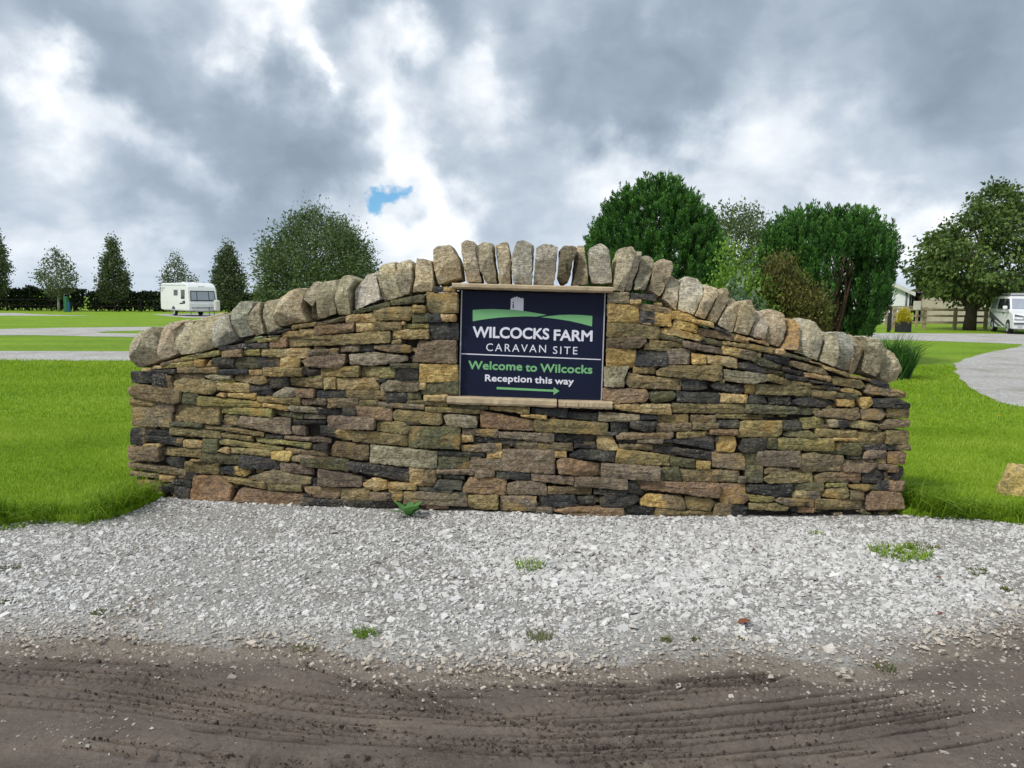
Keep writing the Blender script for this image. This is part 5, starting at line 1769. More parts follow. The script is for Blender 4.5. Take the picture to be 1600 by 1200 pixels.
hedge('long dark clipped hedge at the left edge of the picture', -260, 131, 78, 2.25, 31)
hedge('dark clipped hedge to the left of and behind the caravan', 140, 300, 78, 2.1, 32)
hedge('dark hedge behind and to the right of the caravan', 300, 900, 80, 1.9, 33)
hedge('distant hedge behind the conifers on the right', 880, 1330, 60, 1.5, 34)
hedge('far hedge behind the farm building', 1330, 2300, 110, 3.0, 35)

# ------------------------------------------------------------------ grass
def blades(name, P, H, Wd, lean, tone, m, label=None, kind='stuff', parent=None, cat=None, group=None, bias=None):
    n = len(P)
    a = rng.random(n) * 2 * np.pi
    dirv = np.stack([np.cos(a), np.sin(a), np.zeros(n)], 1)
    if bias is not None:
        dirv = dirv + bias[:, None] * np.array([0.25, -0.9, 0])
    a2 = rng.random(n) * 2 * np.pi
    sd = np.stack([np.cos(a2), np.sin(a2), np.zeros(n)], 1) * Wd[:, None] * 0.5
    up = np.array([0, 0, 1.0])
    mid = P + dirv * (lean * H * 0.35)[:, None] + up * (H * 0.6)[:, None]
    tip = P + dirv * (lean * H)[:, None] + up * (H * (1 - 0.35 * lean))[:, None]
    V = np.stack([P - sd, P + sd, mid - sd * 0.7, mid + sd * 0.7, tip], 1)
    F = np.array([(0, 1, 3), (0, 3, 2), (2, 3, 4)])
    F = (np.arange(n)[:, None, None] * 5 + F[None]).reshape(-1, 3)
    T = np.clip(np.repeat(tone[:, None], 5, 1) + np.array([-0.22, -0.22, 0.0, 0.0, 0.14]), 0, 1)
    me = np_mesh(name, V.reshape(-1, 3), F, m, {'tone': ('FLOAT', T.ravel())})
    return tag(link(name, me, parent=parent), label, cat, group, kind)

rng = np.random.default_rng(77)
def lawn_blades(x0, x1, y0, y1, n, h, w, label):
    x = rng.uniform(x0, x1, n)
    y = rng.uniform(y0, y1, n)
    e = y - lawn_y(x)
    inwall = (x > -2.99) & (x < 3.06) & (y < wall_y(x, 0) + 0.55) & (y > wall_y(x, 0) - 0.03)
    ok = (e > -0.03 - 0.22 * np.clip(fbm(x * 3.0, y * 3.0, 61) - 0.45, 0, 1)) & (np.abs(x) < y * 0.70 + 0.5) & ~inwall
    ok &= (np.abs(x) > 1.7 + (y - 6) * 0.26)            # only what shows past the ends of the wall
    x, y, e = x[ok], y[ok], e[ok]
    endgap = np.minimum(np.abs(x + 3.0), np.abs(x - 3.08))
    tall = np.exp(-np.clip(e, 0, 9) / 0.36) * 0.95 + 0.6 * np.exp(-endgap / 0.14)
    tall = tall * np.clip(2.6 * (fbm(x * 3.2, y * 3.2, 71) - 0.22), 0.1, 1.5)
    pt = fbm(x * 0.9 + 5, y * 1.2, 72)
    H = h * rng.uniform(0.6, 1.3, len(x)) * (0.75 + 0.5 * pt) + 0.19 * tall * rng.uniform(0.3, 1.2, len(x))
    W_ = w * rng.uniform(0.7, 1.3, len(x)) * (1 + 0.6 * tall)
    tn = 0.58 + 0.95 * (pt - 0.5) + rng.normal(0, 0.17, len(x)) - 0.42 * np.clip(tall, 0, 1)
    P = np.stack([x, y, np.full(len(x), Z_LAWN - 0.005) - np.clip(-e * 2, 0, .045)], 1)
    lean = rng.uniform(0.15, 0.75, len(x)) + 0.45 * np.clip(tall, 0, 1)
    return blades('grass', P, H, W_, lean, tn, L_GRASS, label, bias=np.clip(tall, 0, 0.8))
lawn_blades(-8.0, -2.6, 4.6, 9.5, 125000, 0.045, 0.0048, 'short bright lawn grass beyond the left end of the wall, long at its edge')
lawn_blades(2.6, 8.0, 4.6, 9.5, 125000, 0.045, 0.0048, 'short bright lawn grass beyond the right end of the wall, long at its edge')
def far_blades(x0, x1, y0, y1, n, label, ok_fn):
    x = rng.uniform(x0, x1, n)
    y = y0 * (y1 / y0) ** rng.random(n)
    ok = ok_fn(x, y)
    x, y = x[ok], y[ok]
    pt = fbm(x * 0.5 + 5, y * 0.8, 72)
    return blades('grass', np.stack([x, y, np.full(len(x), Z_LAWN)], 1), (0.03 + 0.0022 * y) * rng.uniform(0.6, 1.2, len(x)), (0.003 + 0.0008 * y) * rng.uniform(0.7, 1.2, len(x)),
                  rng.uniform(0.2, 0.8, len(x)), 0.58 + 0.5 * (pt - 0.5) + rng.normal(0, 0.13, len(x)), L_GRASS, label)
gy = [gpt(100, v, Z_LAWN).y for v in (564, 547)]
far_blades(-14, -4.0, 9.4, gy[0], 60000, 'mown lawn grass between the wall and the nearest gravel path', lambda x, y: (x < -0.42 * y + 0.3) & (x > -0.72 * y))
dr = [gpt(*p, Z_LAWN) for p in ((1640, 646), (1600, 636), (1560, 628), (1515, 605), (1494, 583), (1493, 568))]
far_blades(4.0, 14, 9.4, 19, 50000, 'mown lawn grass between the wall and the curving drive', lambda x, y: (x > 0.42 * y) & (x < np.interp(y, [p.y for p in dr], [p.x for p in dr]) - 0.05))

def clump(name, label, px, py, n, H, rad, w, lm, cat='weed', z=0.0, lean=(0.4, 1.1), tone=0.5, seed=1, group=None, ax=1.0):
    global rng
    rng = np.random.default_rng(seed)
    p = gpt(px, py, z)
    a = rng.random(n) * 2 * np.pi
    q = rad * np.sqrt(rng.random(n))
    P = np.stack([np.cos(a) * q * ax, np.sin(a) * q, np.full(n, -0.005)], 1)
    o = blades(name, P, H * rng.uniform(0.4, 1.1, n), w * rng.uniform(0.7, 1.3, n), rng.uniform(*lean, n), tone + rng.normal(0, 0.2, n), lm, label, 'thing', None, cat, group)
    o.location = p
    return o
G_W = 'weeds growing through the gravel'
clump('grass_tuft', 'green grass tuft in the white gravel straight below the sign', 828, 886, 90, 0.085, 0.075, 0.006, L_GRASS, seed=41, tone=0.25, group=G_W, ax=1.3)
clump('grass_tuft', 'largest patch of green weeds in the gravel toward the right', 1408, 866, 420, 0.07, 0.15, 0.007, L_GRASS, seed=42, tone=0.30, group=G_W, ax=1.25)
clump('moss_patch', 'dry yellowish sprawl of weed at the right of the largest green patch', 1438, 857, 150, 0.06, 0.09, 0.006, L_MOSS, seed=43, tone=0.6, group=G_W, ax=1.3)
clump('grass_tuft', 'small green weed in the gravel close under the right part of the wall', 1277, 835, 90, 0.03, 0.055, 0.007, L_GRASS, seed=44, tone=0.3, group=G_W)
clump('grass_tuft', 'small flat green weed at the far right of the gravel', 1530, 893, 90, 0.03, 0.060, 0.006, L_MOSS, seed=45, tone=0.25, group=G_W, ax=1.4)
clump('grass_tuft', 'dark green tuft at the gravel edge left of the middle', 572, 992, 110, 0.06, 0.055, 0.005, L_GRASS, seed=46, tone=0.0, group=G_W, ax=1.2)
clump('grass_tuft', 'thin yellow green tuft at the gravel edge below the sign', 843, 996, 70, 0.055, 0.060, 0.005, L_MOSS, seed=47, tone=0.45, group=G_W)
clump('moss_patch', 'olive moss patch at the left of the gravel, below the long grass', 155, 958, 160, 0.022, 0.040, 0.006, L_MOSS, seed=48, tone=0.15, group=G_W, ax=1.0)
clump('moss_patch', 'tiny moss tuft right of the olive moss patch', 205, 953, 40, 0.02, 0.02, 0.005, L_MOSS, seed=49, tone=0.2, group=G_W)
clump('moss_patch', 'dry moss on the mud edge between the two dark tufts', 474, 1012, 90, 0.018, 0.05, 0.005, L_MOSS, seed=50, tone=0.6, group=G_W, ax=1.3)
clump('moss_patch', 'small yellowish tuft at the mud edge right of the sign', 1041, 1000, 60, 0.03, 0.028, 0.005, L_MOSS, seed=51, tone=0.6, group=G_W)
clump('moss_patch', 'pale dry tuft second to the right of the sign along the mud edge', 1087, 999, 50, 0.03, 0.024, 0.005, L_MOSS, seed=52, tone=0.7, group=G_W)
clump('moss_patch', 'faint dry tuft below the red leaf', 1159, 998, 40, 0.025, 0.022, 0.005, L_MOSS, seed=53, tone=0.6, group=G_W)
clump('grass_tuft', 'flat green weed against the left edge, just below the lawn', 18, 823, 160, 0.03, 0.07, 0.006, L_GRASS, seed=54, tone=0.15, group=G_W, ax=1.4)
clump('moss_patch', 'mossy patch at the left edge halfway down the gravel', 10, 887, 200, 0.022, 0.075, 0.006, L_MOSS, seed=55, tone=0.15, group=G_W, ax=1.2)
clump('moss_patch', 'lower mossy streak at the left edge of the gravel', 14, 940, 120, 0.02, 0.045, 0.006, L_MOSS, seed=56, tone=0.2, group=G_W, ax=1.5)
clump('moss_patch', 'small yellow weed at the right edge of the gravel', 1572, 921, 60, 0.03, 0.03, 0.006, L_MOSS, seed=57, tone=0.5, group=G_W)
clump('moss_patch', 'dark moss spot on the mud toward the right', 1382, 1043, 80, 0.018, 0.04, 0.005, L_MOSS, seed=58, tone=0.0, group=G_W, ax=1.4)
clump('iris_clump', 'dark green clump of strap leaves behind the right end of the wall', 1394, 592, 900, 1.02, 0.32, 0.022, L_CON, cat='plant', z=Z_LAWN, lean=(0.15, 0.75), tone=0.55, seed=59)
# broad leaved weed against the foot of the wall
def dock(label, px, py, specs, seed):
    p = gpt(px, py, 0.01)
    r = empty('dock_weed', p, label=label, cat='weed', group=G_W)
    for (ang, tiltz, L, Wd) in specs:
        n = 9
        V, F = [], []
        ca, sa = math.cos(ang), math.sin(ang)
        for i in range(n):
            t = i / (n - 1)
            w_ = Wd * (math.sin(math.pi * min(1, t * 0.93 + 0.07)) ** 0.75) * (1 - 0.35 * t)
            out_ = L * (t * math.cos(tiltz) + 0.10 * t * t)
            z = L * (t * math.sin(tiltz) - 0.35 * t * t * math.sin(tiltz))
            for s, dz in ((-1, 0.18), (0, 0), (1, 0.18)):
                wob = 0.10 * math.sin(9 * t + s) * w_
                V.append((ca * out_ - sa * s * w_, sa * out_ + ca * s * w_, z + dz * w_ + wob * abs(s)))
        for i in range(n - 1):
            for k in range(2):
                F.append((i * 3 + k, i * 3 + k + 1, (i + 1) * 3 + k + 1, (i + 1) * 3 + k))
        me = np_mesh('leaf', np.array(V), np.array(F), L_DOCK, {'tone': ('FLOAT', np.clip(np.random.default_rng(seed).normal(0.45, 0.1, len(V)), 0, 1))}, smooth=True)
        link('leaf', me, parent=r)
dock('broad leaved green dock weed at the foot of the wall left of the sign', 640, 806, [(-1.15, 0.95, 0.20, 0.062), (0.3, 1.1, 0.17, 0.055), (2.7, 0.85, 0.19, 0.040), (-2.5, 0.55, 0.19, 0.036), (1.6, 1.0, 0.15, 0.04), (-0.4, 0.8, 0.13, 0.035), (2.2, 0.5, 0.16, 0.03)], 5)
dock('light green nettle like weed in the long grass left of the wall', 128, 803, [(a_, 0.5 + 0.3 * (k % 3), 0.10, 0.024) for k, a_ in enumerate((-2.8, -2.0, -1.4, -0.8, -0.1, 0.7, 1.6))], 6)

# fallen leaves
M_RED = plain('fallen_leaf_red', (0.20, 0.075, 0.042), 0.7, 0.2, var=0.2)
def fallen(label, px, py, L, rz):
    V = [(-L / 2, 0, 0), (-L * .2, L * .28, .010), (L * .2, L * .22, .012), (L / 2, 0, .004), (L * .2, -L * .24, .012), (-L * .2, -L * .26, .008), (0, 0, 0.003)]
    o = MB().add(V, [(i, (i + 1) % 6, 6) for i in range(6)]).build('fallen_leaf', M_RED)
    p = gpt(px, py, 0.0)
    o.location = (p.x, p.y, float(apron_z(np.array([p.x]), np.array([p.y]))[0]) + 0.022)
    o.rotation_euler = (0.1, -0.1, rz)
    tag(o, label, 'leaf', 'fallen leaves on the gravel')
fallen('red brown fallen leaf on white gravel, right of the sign near the mud', 1162, 978, 0.075, 0.1)
fallen('small red leaf on the gravel under the right end of the sign', 1178, 864, 0.030, 0.8)
fallen('small brown leaf on the gravel near the largest weed patch', 1467, 907, 0.032, 1.9)
fallen('pinkish brown leaf on the dirty gravel at the far right', 1470, 965, 0.035, 0.3)

# boulder on the right lawn
def boulder(label, px, py, w, h, d):
    random.seed(91)
    bm = bmesh.new()
    bmesh.ops.create_icosphere(bm, subdivisions=4, radius=1.0)
    for v in bm.verts:
        c = v.co.copy()
        f = 1 + 0.28 * mnoise.noise(c * 1.3 + Vector((3, 1, 7))) + 0.10 * mnoise.noise(c * 3.5) + 0.05 * mnoise.noise(c * 9)
        v.co = Vector((c.x * w / 2 * f, c.y * d / 2 * f, max(-0.12, c.z * h * f)))
    me = bpy.data.meshes.new('boulder')
    bm.to_mesh(me)
    bm.free()
    V = [v.co for v in me.vertices]
    for nm, c in (('c1', (0.66, 0.50, 0.19)), ('c2', (0.40, 0.34, 0.17))):
        at = me.attributes.new(nm, 'FLOAT_COLOR', 'POINT')
        at.data.foreach_set('color', np.tile(np.array((*c, 1), np.float32), len(V)))
    at = me.attributes.new('lich', 'FLOAT', 'POINT')
    at.data.foreach_set('value', np.full(len(V), 0.25, np.float32))
    me.materials.append(M_STONE)
    tag(link('boulder', me, loc=gpt(px, py, Z_LAWN)), label, 'boulder')
boulder('rounded yellow sandstone boulder in the grass at the right edge', 1598, 772, 0.40, 0.235, 0.30)
# dandelion on the right lawn
p = gpt(1560, 650, Z_LAWN + 0.06)
mb = MB()
mb.tube([(0, 0, -0.07), (0, 0, 0)], 0.003, 5)
dn = empty('dandelion', p, label='single yellow dandelion flower on the right hand lawn', cat='flower')
mb.build('stalk', L_MOSS, dn)
MB().prism([(0.022 * math.cos(t * math.pi / 6), 0.022 * math.sin(t * math.pi / 6)) for t in range(12)], lambda a, b_: (a * .6, b_ * .6, 0), lambda a, b_: (a, b_, 0.012)).build('flower_head', plain('dandelion_yellow', (0.75, 0.50, 0.02), 0.6, 0.2), dn)

# ================================================================== OBJECTS
M_TIMBER = plain('weathered_timber', (0.36, 0.29, 0.195), 0.9, 0.1, var=0.25, scale=5.0, bmp=0.3)
M_DTIMBER = plain('dark_stained_timber', (0.060, 0.045, 0.038), 0.85, 0.15, var=0.2)
M_RENDER = plain('white_render', (0.78, 0.80, 0.84), 0.9, 0.15, var=0.04)
M_ROOF = plain('brown_roof_sheet', (0.105, 0.078, 0.078), 0.8, 0.2, var=0.2)
M_BEIGE = plain('beige_stone_wall', (0.46, 0.415, 0.33), 0.95, 0.1, var=0.15, scale=4.0, bmp=0.4)
M_FASCIA = plain('pale_fascia', (0.62, 0.62, 0.60), 0.6, 0.3)

# ------------------------------------------------------------------ post and rail fences
def fence(label, A, B_, npost, H, rails, cat='fence', m=M_TIMBER, pw=0.13, rh=0.10):
    r = empty('post_and_rail_fence', A, label=label, cat=cat)
    d = B_ - A
    a = math.atan2(d.y, d.x)
    for i in range(npost):
        p = d * (i / (npost - 1))
        MB().box((p.x, p.y, H / 2 - 0.1 + random.uniform(-.02, .03)), (pw, pw, H + 0.2), a).build('post', m, r, bevel=0.012)
    n = Vector((math.sin(a), -math.cos(a), 0)) * (pw / 2 + 0.022)
    for z in rails:
        for i in range(0, npost - 1):
            p0, p1 = d * (i / (npost - 1)) + n, d * ((i + 1) / (npost - 1)) + n
            c = (p0 + p1) / 2
            o = MB().box((0, 0, 0), ((p1 - p0).length - 0.004, 0.04, rh)).build('rail', m, r, bevel=0.006)
            o.location = (c.x, c.y, z + random.uniform(-.012, .012))
            o.rotation_euler = (0, random.uniform(-.006, .006), a)
fence('weathered timber post and rail fence behind the planter and the chestnut tree', depth_pt(1352, 45.0), depth_pt(1640, 44.0), 7, 1.28, (0.42, 0.78, 1.14), pw=0.17, rh=0.12)
fence('thin dark rail fence in front of the far hedge', depth_pt(-200, 74.5), depth_pt(255, 74.5), 14, 1.25, (0.55, 1.12), m=plain('black_stained_timber', (0.016, 0.014, 0.013), 0.9, 0.1), pw=0.11, rh=0.08)
fence('second pale fence partly hidden behind the planter', depth_pt(1340, 50), depth_pt(1434, 49.5), 3, 1.4, (0.7, 1.25), pw=0.14)

# ------------------------------------------------------------------ farm building far right
def gable_house(name, label, c, w, d, he, hr, rz, wall_m, door=True):
    r = empty(name, c, rz, label=label, cat='building')
    gp = [(-w / 2, 0), (w / 2, 0), (w / 2, he), (0, hr), (-w / 2, he)]
    MB().prism(gp, lambda x, z: (x, 0, z), lambda x, z: (x, d, z)).build('wall', wall_m, r)
    for s in (-1, 1):
        L = math.hypot(w / 2 + 0.45, hr - he)
        e = Vector((s * (w / 2 + 0.40), -0.35, he - 0.40 * (hr - he) / (w / 2)))
        t = Vector((0, -0.35, hr))
        th = Vector((0, 0, 0.12))
        up = Vector((0, 0, 0.012))
        vs = [e + up, t + up, t + th, e + th]
        vs = vs + [v + Vector((0, d + 0.7, 0)) for v in vs]
        MB().add(vs, [(0, 1, 2, 3), (7, 6, 5, 4), (0, 4, 5, 1), (1, 5, 6, 2), (2, 6, 7, 3), (3, 7, 4, 0)]).build('roof', M_ROOF, r)
        f0, f1 = e + Vector((0, -0.03, -0.16)), t + Vector((0, -0.03, -0.16))
        vs = [f0, f1, f1 + Vector((0, 0, 0.27)), f0 + Vector((0, 0, 0.27))]
        vs = vs + [v + Vector((0, 0.025, 0)) for v in vs]
        MB().add(vs, [(0, 1, 2, 3), (7, 6, 5, 4), (0, 4, 5, 1), (1, 5, 6, 2), (2, 6, 7, 3), (3, 7, 4, 0)]).build('fascia', M_FASCIA, r)
    return r
b0 = depth_pt(1336, 58)
wb = gable_house('farm_building', 'white rendered farm building with a brown pitched roof behind the fence', b0, 7.2, 12, 2.35, 4.1, R(-28), M_RENDER)
MB().tube([(3.42, -0.08, 0), (3.42, -0.08, 2.3)], 0.055, 8).build('downpipe', M_DGREY, wb, smooth=True)
for k in range(9):
    MB().box((0, -0.006, 0.28 + k * 0.24), (7.1, 0.016, 0.21)).build('cladding_board', M_RENDER, wb)

bb = empty('timber_barn', depth_pt(1429, 60), R(-30), label='dark brown timber clad barn end beside the white building', cat='building')
for k in range(16):
    MB().box((0.14 + k * 0.27, 0, 1.15), (0.25, 0.06 + 0.02 * (k % 2), 2.5)).build('plank', M_DTIMBER, bb)
MB().box((2.2, 3.1, 1.2), (4.3, 6.0, 2.3)).build('wall', M_DTIMBER, bb)
MB().prism([(-0.3, 2.35), (4.7, 2.35), (4.7, 2.5), (2.2, 3.3), (-0.3, 2.5)], lambda x, z: (x, -0.3, z), lambda x, z: (x, 6.5, z)).build('roof', M_ROOF, bb)
nb = MB().box((0, 0, 0), (0.42, 0.03, 0.5)).build('notice_board', plain('notice_paper', (0.72, 0.68, 0.62), 0.7, 0.2))
q = depth_pt(1433.5, 44.3)
nb.location = (q.x, q.y, 1.42)
tag(nb, 'small pale notice board above the top fence rail by the brown barn', 'notice')

lb = empty('stone_outbuilding', depth_pt(1440, 57), R(-33), label='long low beige stone outbuilding behind the chestnut tree', cat='building')
MB().box((5.2, 2.0, 1.15), (10.4, 4.0, 2.3)).build('wall', M_BEIGE, lb)
MB().prism([(-0.3, 2.25), (4.3, 2.25), (2.0, 3.5)], lambda y, z: (-0.3, y, z), lambda y, z: (10.8, y, z)).build('roof', M_ROOF, lb)
for k in range(7):
    for j in range(4):
        MB().box((0.72 + k * 1.44 + (0.5 if j % 2 else 0), -0.01, 0.30 + j * 0.55), (1.36, 0.03, 0.50)).build('stone_block', M_BEIGE, lb)

# ------------------------------------------------------------------ planter and bollard
pl = empty('planter', gpt(1410.5, 519, Z_LAWN), 0.15, label='square black planter standing in front of the fence', cat='planter')
for s, (cx_, cy_, dx_, dy_) in enumerate(((0, -.25, .55, .05), (0, .25, .55, .05), (-.25, 0, .05, .45), (.25, 0, .05, .45))):
    MB().box((cx_, cy_, 0.28), (dx_, dy_, 0.56)).build('side_panel', M_BLACK, pl, bevel=0.01)
for s in (-1, 1):
    MB().box((s * .245, -.283, 0.28), (.06, .016, 0.55)).build('corner_strip', M_BLACK, pl)
MB().box((0, 0, 0.49), (0.46, 0.46, 0.05)).build('soil', ground_mat(), pl)
q = gpt(1410.5, 519, Z_LAWN) + Vector((0, 0, 0.52))
bush('potted_shrub', 'bright yellow leaved shrub growing in the black planter', q, 0.25, 0.25, 0.62, 90, 36, 0.075, 0.6, L_YEL, 61, tone=0.5, cl=0.13)
bo = MB()
bo.box((0, 0, 0.42), (0.13, 0.13, 0.84)).box((0, 0, 0.93), (0.09, 0.09, 0.18))
bo = bo.build('bollard', M_BLACK, bevel=0.01)
bo.location = gpt(1388, 519, Z_LAWN)
tag(bo, 'short black post standing left of the planter', 'post')
tp = MB().box((0, 0, 0.63), (0.10, 0.10, 1.36)).build('gate_post', M_DTIMBER, bevel=0.01)
tp.location = gpt(1390.5, 516.5, Z_LAWN)
tag(tp, 'slim dark timber post just behind the short black post', 'post')

# service post on the camping field
sv = empty('service_post', depth_pt(106.5, 72), label='green and blue water service post in front of the hedge gap', cat='post')
MB().box((-0.2, 0, 0.72), (0.32, 0.35, 1.44)).build('cabinet', plain('service_green', (0.030, 0.15, 0.075), 0.5, 0.3), sv, bevel=0.03)
MB().box((0.10, -0.1, 0.45), (0.20, 0.24, 0.90)).build('tap_pillar', plain('service_blue', (0.030, 0.095, 0.22), 0.5, 0.3), sv, bevel=0.03)

# ------------------------------------------------------------------ vehicles (front faces -Y, built at the front axle line)
def side_profile_body(name, prof_, hw, m, parent, bevel=0.04):
    """prof_: outline (y, z) of the side; hw(z): half width"""
    n = len(prof_)
    V = [(-hw(z), y, z) for y, z in prof_] + [(hw(z), y, z) for y, z in prof_]
    F = [tuple(range(n)), tuple(range(2 * n - 1, n - 1, -1))] + [(i, n + i, n + (i + 1) % n, (i + 1) % n) for i in range(n)]
    return MB().add(V, F).build(name, m, parent, smooth=False, bevel=bevel)

def side_panel(name, poly, hw, m, parent, s=-1, out=0.012, sink=0.05):
    n = len(poly)
    V = [(s * (hw(z) + out), y, z) for y, z in poly] + [(s * (hw(z) - sink), y, z) for y, z in poly]
    F = [tuple(range(n)), tuple(range(2 * n - 1, n - 1, -1))] + [(i, (i + 1) % n, n + (i + 1) % n, n + i) for i in range(n)]
    return MB().add(V, F).build(name, m, parent)

def front_panel(name, poly, yz, m, parent, out=0.012, sink=0.04):
    """poly of (x, z); yz(z): y of the front face there"""
    n = len(poly)
    V = [(x, yz(z) - out, z) for x, z in poly] + [(x, yz(z) + sink, z) for x, z in poly]
    F = [tuple(range(n)), tuple(range(2 * n - 1, n - 1, -1))] + [(i, (i + 1) % n, n + (i + 1) % n, n + i) for i in range(n)]
    return MB().add(V, F).build(name, m, parent)

def wheel(parent, x, y, r, w, s, rim_r=0.62):
    circ = [(math.cos(k * math.pi / 12), math.sin(k * math.pi / 12)) for k in range(24)]
    t = MB().prism(circ, lambda a, b_: (x - s * 0, y + a * r, r + b_ * r), lambda a, b_: (x - s * w, y + a * r, r + b_ * r)).build('wheel', M_RUBBER, parent, bevel=0.025)
    MB().prism(circ, lambda a, b_: (x + s * 0.012, y + a * r * rim_r, r + b_ * r * rim_r), lambda a, b_: (x - s * 0.02, y + a * r * rim_r, r + b_ * r * rim_r)).build('rim', M_RIM, t)
    hub = [(a * 0.22, b_ * 0.22) for a, b_ in circ]
    MB().prism(hub, lambda a, b_: (x + s * 0.03, y + a * r, r + b_ * r), lambda a, b_: (x + s * 0.012, y + a * r, r + b_ * r)).build('hub_cap', M_DGREY, t)

# caravan
cv = empty('touring_caravan', gpt(319, 494.5, Z_LAWN), R(43), label='white touring caravan with wide front window parked by the hedge', cat='caravan')
CP = [(0.06, 0.42), (0.0, 0.60), (0.0, 1.02), (0.06, 1.12), (0.20, 1.95), (0.32, 2.26), (0.52, 2.46), (0.95, 2.58), (1.7, 2.60), (6.0, 2.60), (6.18, 2.48), (6.22, 1.2), (6.18, 0.50), (5.2, 0.42)]
chw = lambda z: 1.13 - 0.05 * max(0, (z - 1.6)) 
side_profile_body('body', CP, chw, M_WHITE, cv, 0.06)
cyz = lambda z: float(np.interp(z, [0.42, 0.60, 1.02, 1.12, 1.95, 2.26, 2.46], [0.06, 0.0, 0.0, 0.06, 0.20, 0.32, 0.52]))
wf = front_panel('front_window', [(-0.98, 1.18), (0.98, 1.18), (0.93, 1.98), (-0.93, 1.98)], cyz, M_GLASS, cv)
for x0, x1 in ((-0.90, -0.50), (-0.43, 0.43), (0.50, 0.90)):
    front_panel('pane', [(x0, 1.27), (x1, 1.27), (x1 * 0.96, 1.90), (x0 * 0.96, 1.90)], cyz, M_BLIND, wf, out=0.02)
front_panel('gas_locker', [(-0.92, 0.62), (0.92, 0.62), (0.98, 1.12), (-0.98, 1.12)], cyz, plain('caravan_locker_grey', (0.25, 0.255, 0.275), 0.35, 0.4), cv)
front_panel('locker_badge', [(-0.12, 0.86), (0.12, 0.86), (0.12, 0.98), (-0.12, 0.98)], cyz, M_WHITE, cv, out=0.02)
for x in (-0.7, 0.7):
    front_panel('reflector', [(x - .06, 0.66), (x + .06, 0.66), (x + .06, 0.74), (x - .06, 0.74)], cyz, M_LAMP, cv, out=0.02)
side_panel('side_window', [(0.85, 1.35), (1.60, 1.35), (1.60, 2.05), (0.85, 2.05)], chw, M_GLASS, cv)
side_panel('side_window', [(2.35, 1.62), (3.15, 1.62), (3.15, 2.05), (2.35, 2.05)], chw, M_GLASS, cv)
side_panel('service_hatch', [(4.6, 0.75), (5.1, 0.75), (5.1, 1.2), (4.6, 1.2)], chw, M_WHITE, cv)
side_panel('door_seam', [(1.72, 0.50), (1.74, 0.50), (1.74, 2.2), (1.72, 2.2)], chw, M_GREY, cv, out=0.003)
side_panel('door_seam', [(2.28, 0.50), (2.30, 0.50), (2.30, 2.2), (2.28, 2.2)], chw, M_GREY, cv, out=0.003)
side_panel('awning_rail', [(0.6, 2.38), (6.1, 2.42), (6.1, 2.46), (0.6, 2.42)], chw, M_GREY, cv, out=0.012)
side_panel('skirt', [(0.1, 0.43), (5.3, 0.43), (5.3, 0.52), (0.1, 0.52)], chw, M_GREY, cv, out=0.006)
side_panel('decal', [(0.75, 0.98), (1.9, 0.92), (1.95, 1.02), (1.1, 1.10), (1.5, 1.18), (0.75, 1.22)], chw, M_BLACK, cv, out=0.006)
side_panel('decal', [(5.2, 2.15), (6.0, 2.15), (6.0, 2.25), (5.2, 2.28)], chw, M_GREY, cv, out=0.006)
side_panel('decal', [(5.5, 1.98), (6.0, 1.98), (6.0, 2.06), (5.5, 2.06)], chw, M_GREY, cv, out=0.006)
MB().box((0, 3.2, 2.635), (0.7, 0.7, 0.10)).build('rooflight', M_WHITE, cv, bevel=0.02)
MB().box((0, 1.4, 2.625), (0.5, 0.5, 0.08)).build('rooflight', M_WHITE, cv, bevel=0.02)
front_panel('window_hood', [(-0.25, 2.28), (0.25, 2.28), (0.24, 2.34), (-0.24, 2.34)], cyz, M_GREY, cv)
for s in (-1, 1):
    wheel(cv, s * 1.10, 3.3, 0.33, 0.2, s)
    side_panel('wheel_arch', [(3.3 + 0.42 * math.cos(k * math.pi / 8), 0.40 + 0.38 * math.sin(k * math.pi / 8)) for k in range(9)], chw, M_DGREY, cv, s, out=0.004)
    MB().tube([(s * 0.9, 0.3, 0.40), (0, -1.25, 0.42)], 0.045, 6).build('drawbar', M_DGREY, cv)
    MB().tube([(s * 0.9, 0.25, 0.42), (s * 0.9, 0.25, 0.0)], 0.03, 6).build('corner_steady', M_DGREY, cv)
MB().tube([(0, -1.05, 0.75), (0, -1.05, 0.02)], 0.035, 8).build('jockey_wheel', M_DGREY, cv)
ws = MB().box((0.80, -0.55, 0.95), (0.42, 0.42, 0.85)).build('water_barrel', plain('cream_plastic', (0.62, 0.61, 0.55), 0.5, 0.3), bevel=0.12)
ws.matrix_world = cv.matrix_world
cv_m = Matrix.Translation(cv.location) @ Matrix.Rotation(R(43), 4, 'Z')
ws.matrix_world = cv_m
ws.location.z -= 0.10
tag(ws, 'pale rounded container standing by the caravan drawbar', 'container')

# camper van
vn = empty('camper_van', gpt(1607, 522, Z_RD), R(-19), label='white camper van with charcoal side graphics at the right edge', cat='van')
VP = [(-0.88, 0.26), (-0.95, 0.45), (-0.93, 0.78), (-0.78, 1.02), (-0.05, 1.20), (0.68, 1.83), (0.95, 1.93), (3.55, 1.95), (3.85, 1.80), (3.98, 1.10), (3.98, 0.40), (3.88, 0.26)]
vhw = lambda z: 0.95 - 0.16 * max(0, z - 1.12) - 0.05 * max(0, 0.5 - z)
side_profile_body('body', VP, vhw, M_WHITE, vn, 0.06)
vyz = lambda z: float(np.interp(z, [0.26, 0.45, 0.78, 1.02, 1.20, 1.83, 1.93], [-0.88, -0.95, -0.93, -0.78, -0.05, 0.68, 0.95]))
front_panel('windscreen', [(-0.80, 1.25), (0.80, 1.25), (0.70, 1.79), (-0.70, 1.79)], vyz, M_BLIND, vn, out=0.015)
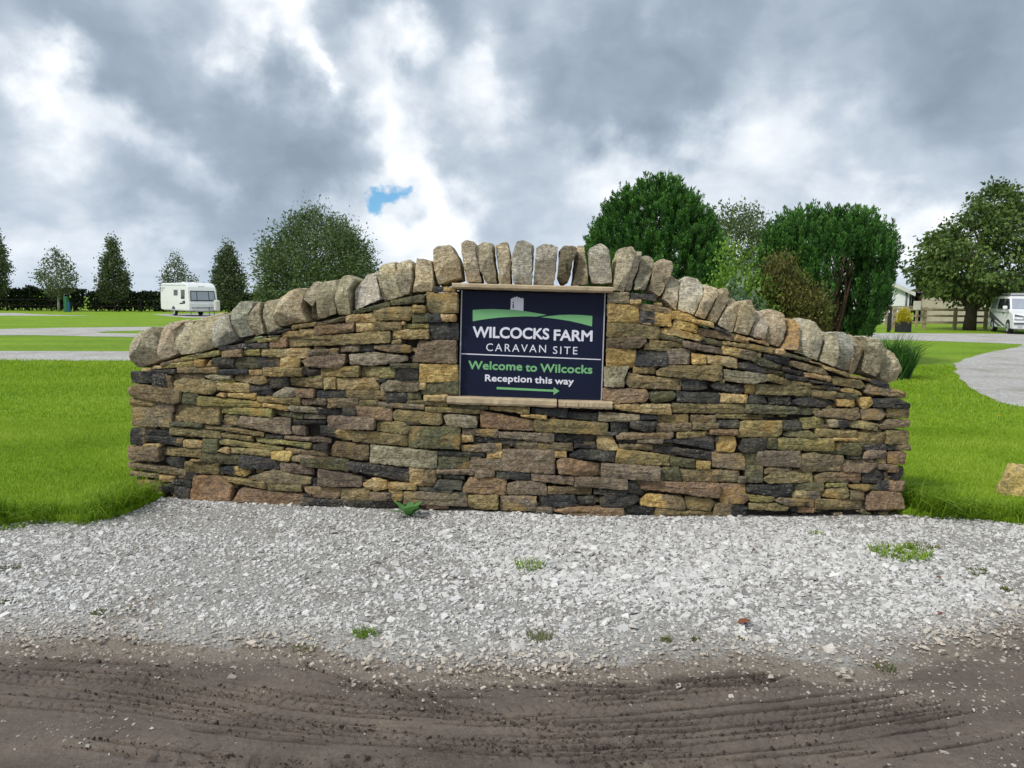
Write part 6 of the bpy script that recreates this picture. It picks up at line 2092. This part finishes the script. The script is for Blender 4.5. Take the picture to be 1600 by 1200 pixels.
front_panel('bumper', [(-0.90, 0.30), (0.90, 0.30), (0.93, 0.62), (-0.93, 0.62)], vyz, M_WHITE, vn, out=0.05)
front_panel('bumper_strip', [(-0.92, 0.50), (-0.25, 0.50), (-0.25, 0.58), (-0.92, 0.58)], vyz, M_DGREY, vn, out=0.065)
front_panel('bumper_strip', [(0.25, 0.50), (0.92, 0.50), (0.92, 0.58), (0.25, 0.58)], vyz, M_DGREY, vn, out=0.065)
front_panel('grille', [(-0.42, 0.70), (0.42, 0.70), (0.46, 0.90), (-0.46, 0.90)], vyz, M_BLACK, vn, out=0.02)
for s in (-1, 1):
    front_panel('headlight', [(s * 0.90, 0.72), (s * 0.48, 0.72), (s * 0.50, 0.92), (s * 0.88, 1.0)][::s], vyz, M_DGREY, vn, out=0.03)
    front_panel('lamp_lens', [(s * 0.88, 0.75), (s * 0.52, 0.75), (s * 0.53, 0.85), (s * 0.87, 0.88)][::s], vyz, M_LAMP, vn, out=0.042)
    front_panel('fog_light', [(s * 0.75, 0.36), (s * 0.55, 0.36), (s * 0.55, 0.44), (s * 0.75, 0.44)][::s], vyz, M_LAMP, vn, out=0.065)
    side_panel('front_window', [(0.02, 1.25), (1.00, 1.25), (1.00, 1.78), (0.62, 1.78)], vhw, M_GLASS, vn, s)
    side_panel('side_window', [(1.15, 1.25), (2.25, 1.25), (2.25, 1.78), (1.15, 1.78)], vhw, M_GLASS, vn, s)
    side_panel('rear_window', [(2.42, 1.25), (3.55, 1.25), (3.45, 1.78), (2.42, 1.78)], vhw, M_BLIND, vn, s)
    side_panel('graphic', [(0.55, 0.34), (1.9, 0.34), (3.75, 0.80), (3.75, 1.06), (3.3, 0.99), (0.55, 0.42)], vhw, M_DGREY, vn, s, out=0.006)
    side_panel('stripe', [(0.55, 0.33), (0.9, 0.30), (2.45, 0.60), (2.45, 0.66)], vhw, M_WHITE, vn, s, out=0.012)
    side_panel('body_line', [(-0.1, 1.10), (3.8, 1.10), (3.8, 1.12), (-0.1, 1.12)], vhw, M_GREY, vn, s, out=0.004)
    side_panel('door_handle', [(0.98, 1.02), (1.14, 1.02), (1.14, 1.06), (0.98, 1.06)], vhw, M_BLACK, vn, s, out=0.02)
    for y in (0.0, 3.0):
        side_panel('wheel_arch', [(y + 0.40 * math.cos(k * math.pi / 8), 0.33 + 0.40 * math.sin(k * math.pi / 8)) for k in range(9)] + [(y - 0.40, 0.24), (y + 0.40, 0.24)], vhw, M_BLACK, vn, s, out=0.007)
        wheel(vn, s * 0.955, y, 0.33, 0.22, s, 0.66)
    mr = MB().box((s * 1.09, 0.12, 1.33), (0.20, 0.12, 0.17)).build('wing_mirror', M_WHITE, vn, bevel=0.04)
    MB().box((s * 0.97, 0.12, 1.29), (0.12, 0.05, 0.05)).build('mirror_arm', M_BLACK, mr)
ptop = MB().prism([(0.85, 1.955), (3.5, 1.96), (3.45, 2.06), (1.2, 2.08)], lambda y, z: (-0.66, y, z), lambda y, z: (0.66, y, z)).build('pop_top_roof', M_GREY, vn, bevel=0.03)
MB().box((-0.80, 2.0, 1.97), (0.10, 2.4, 0.09)).build('awning_case', M_DGREY, vn, bevel=0.02)
MB().box((0, -1.01, 0.50), (0.50, 0.02, 0.11)).build('number_plate', M_SIGNW, vn)
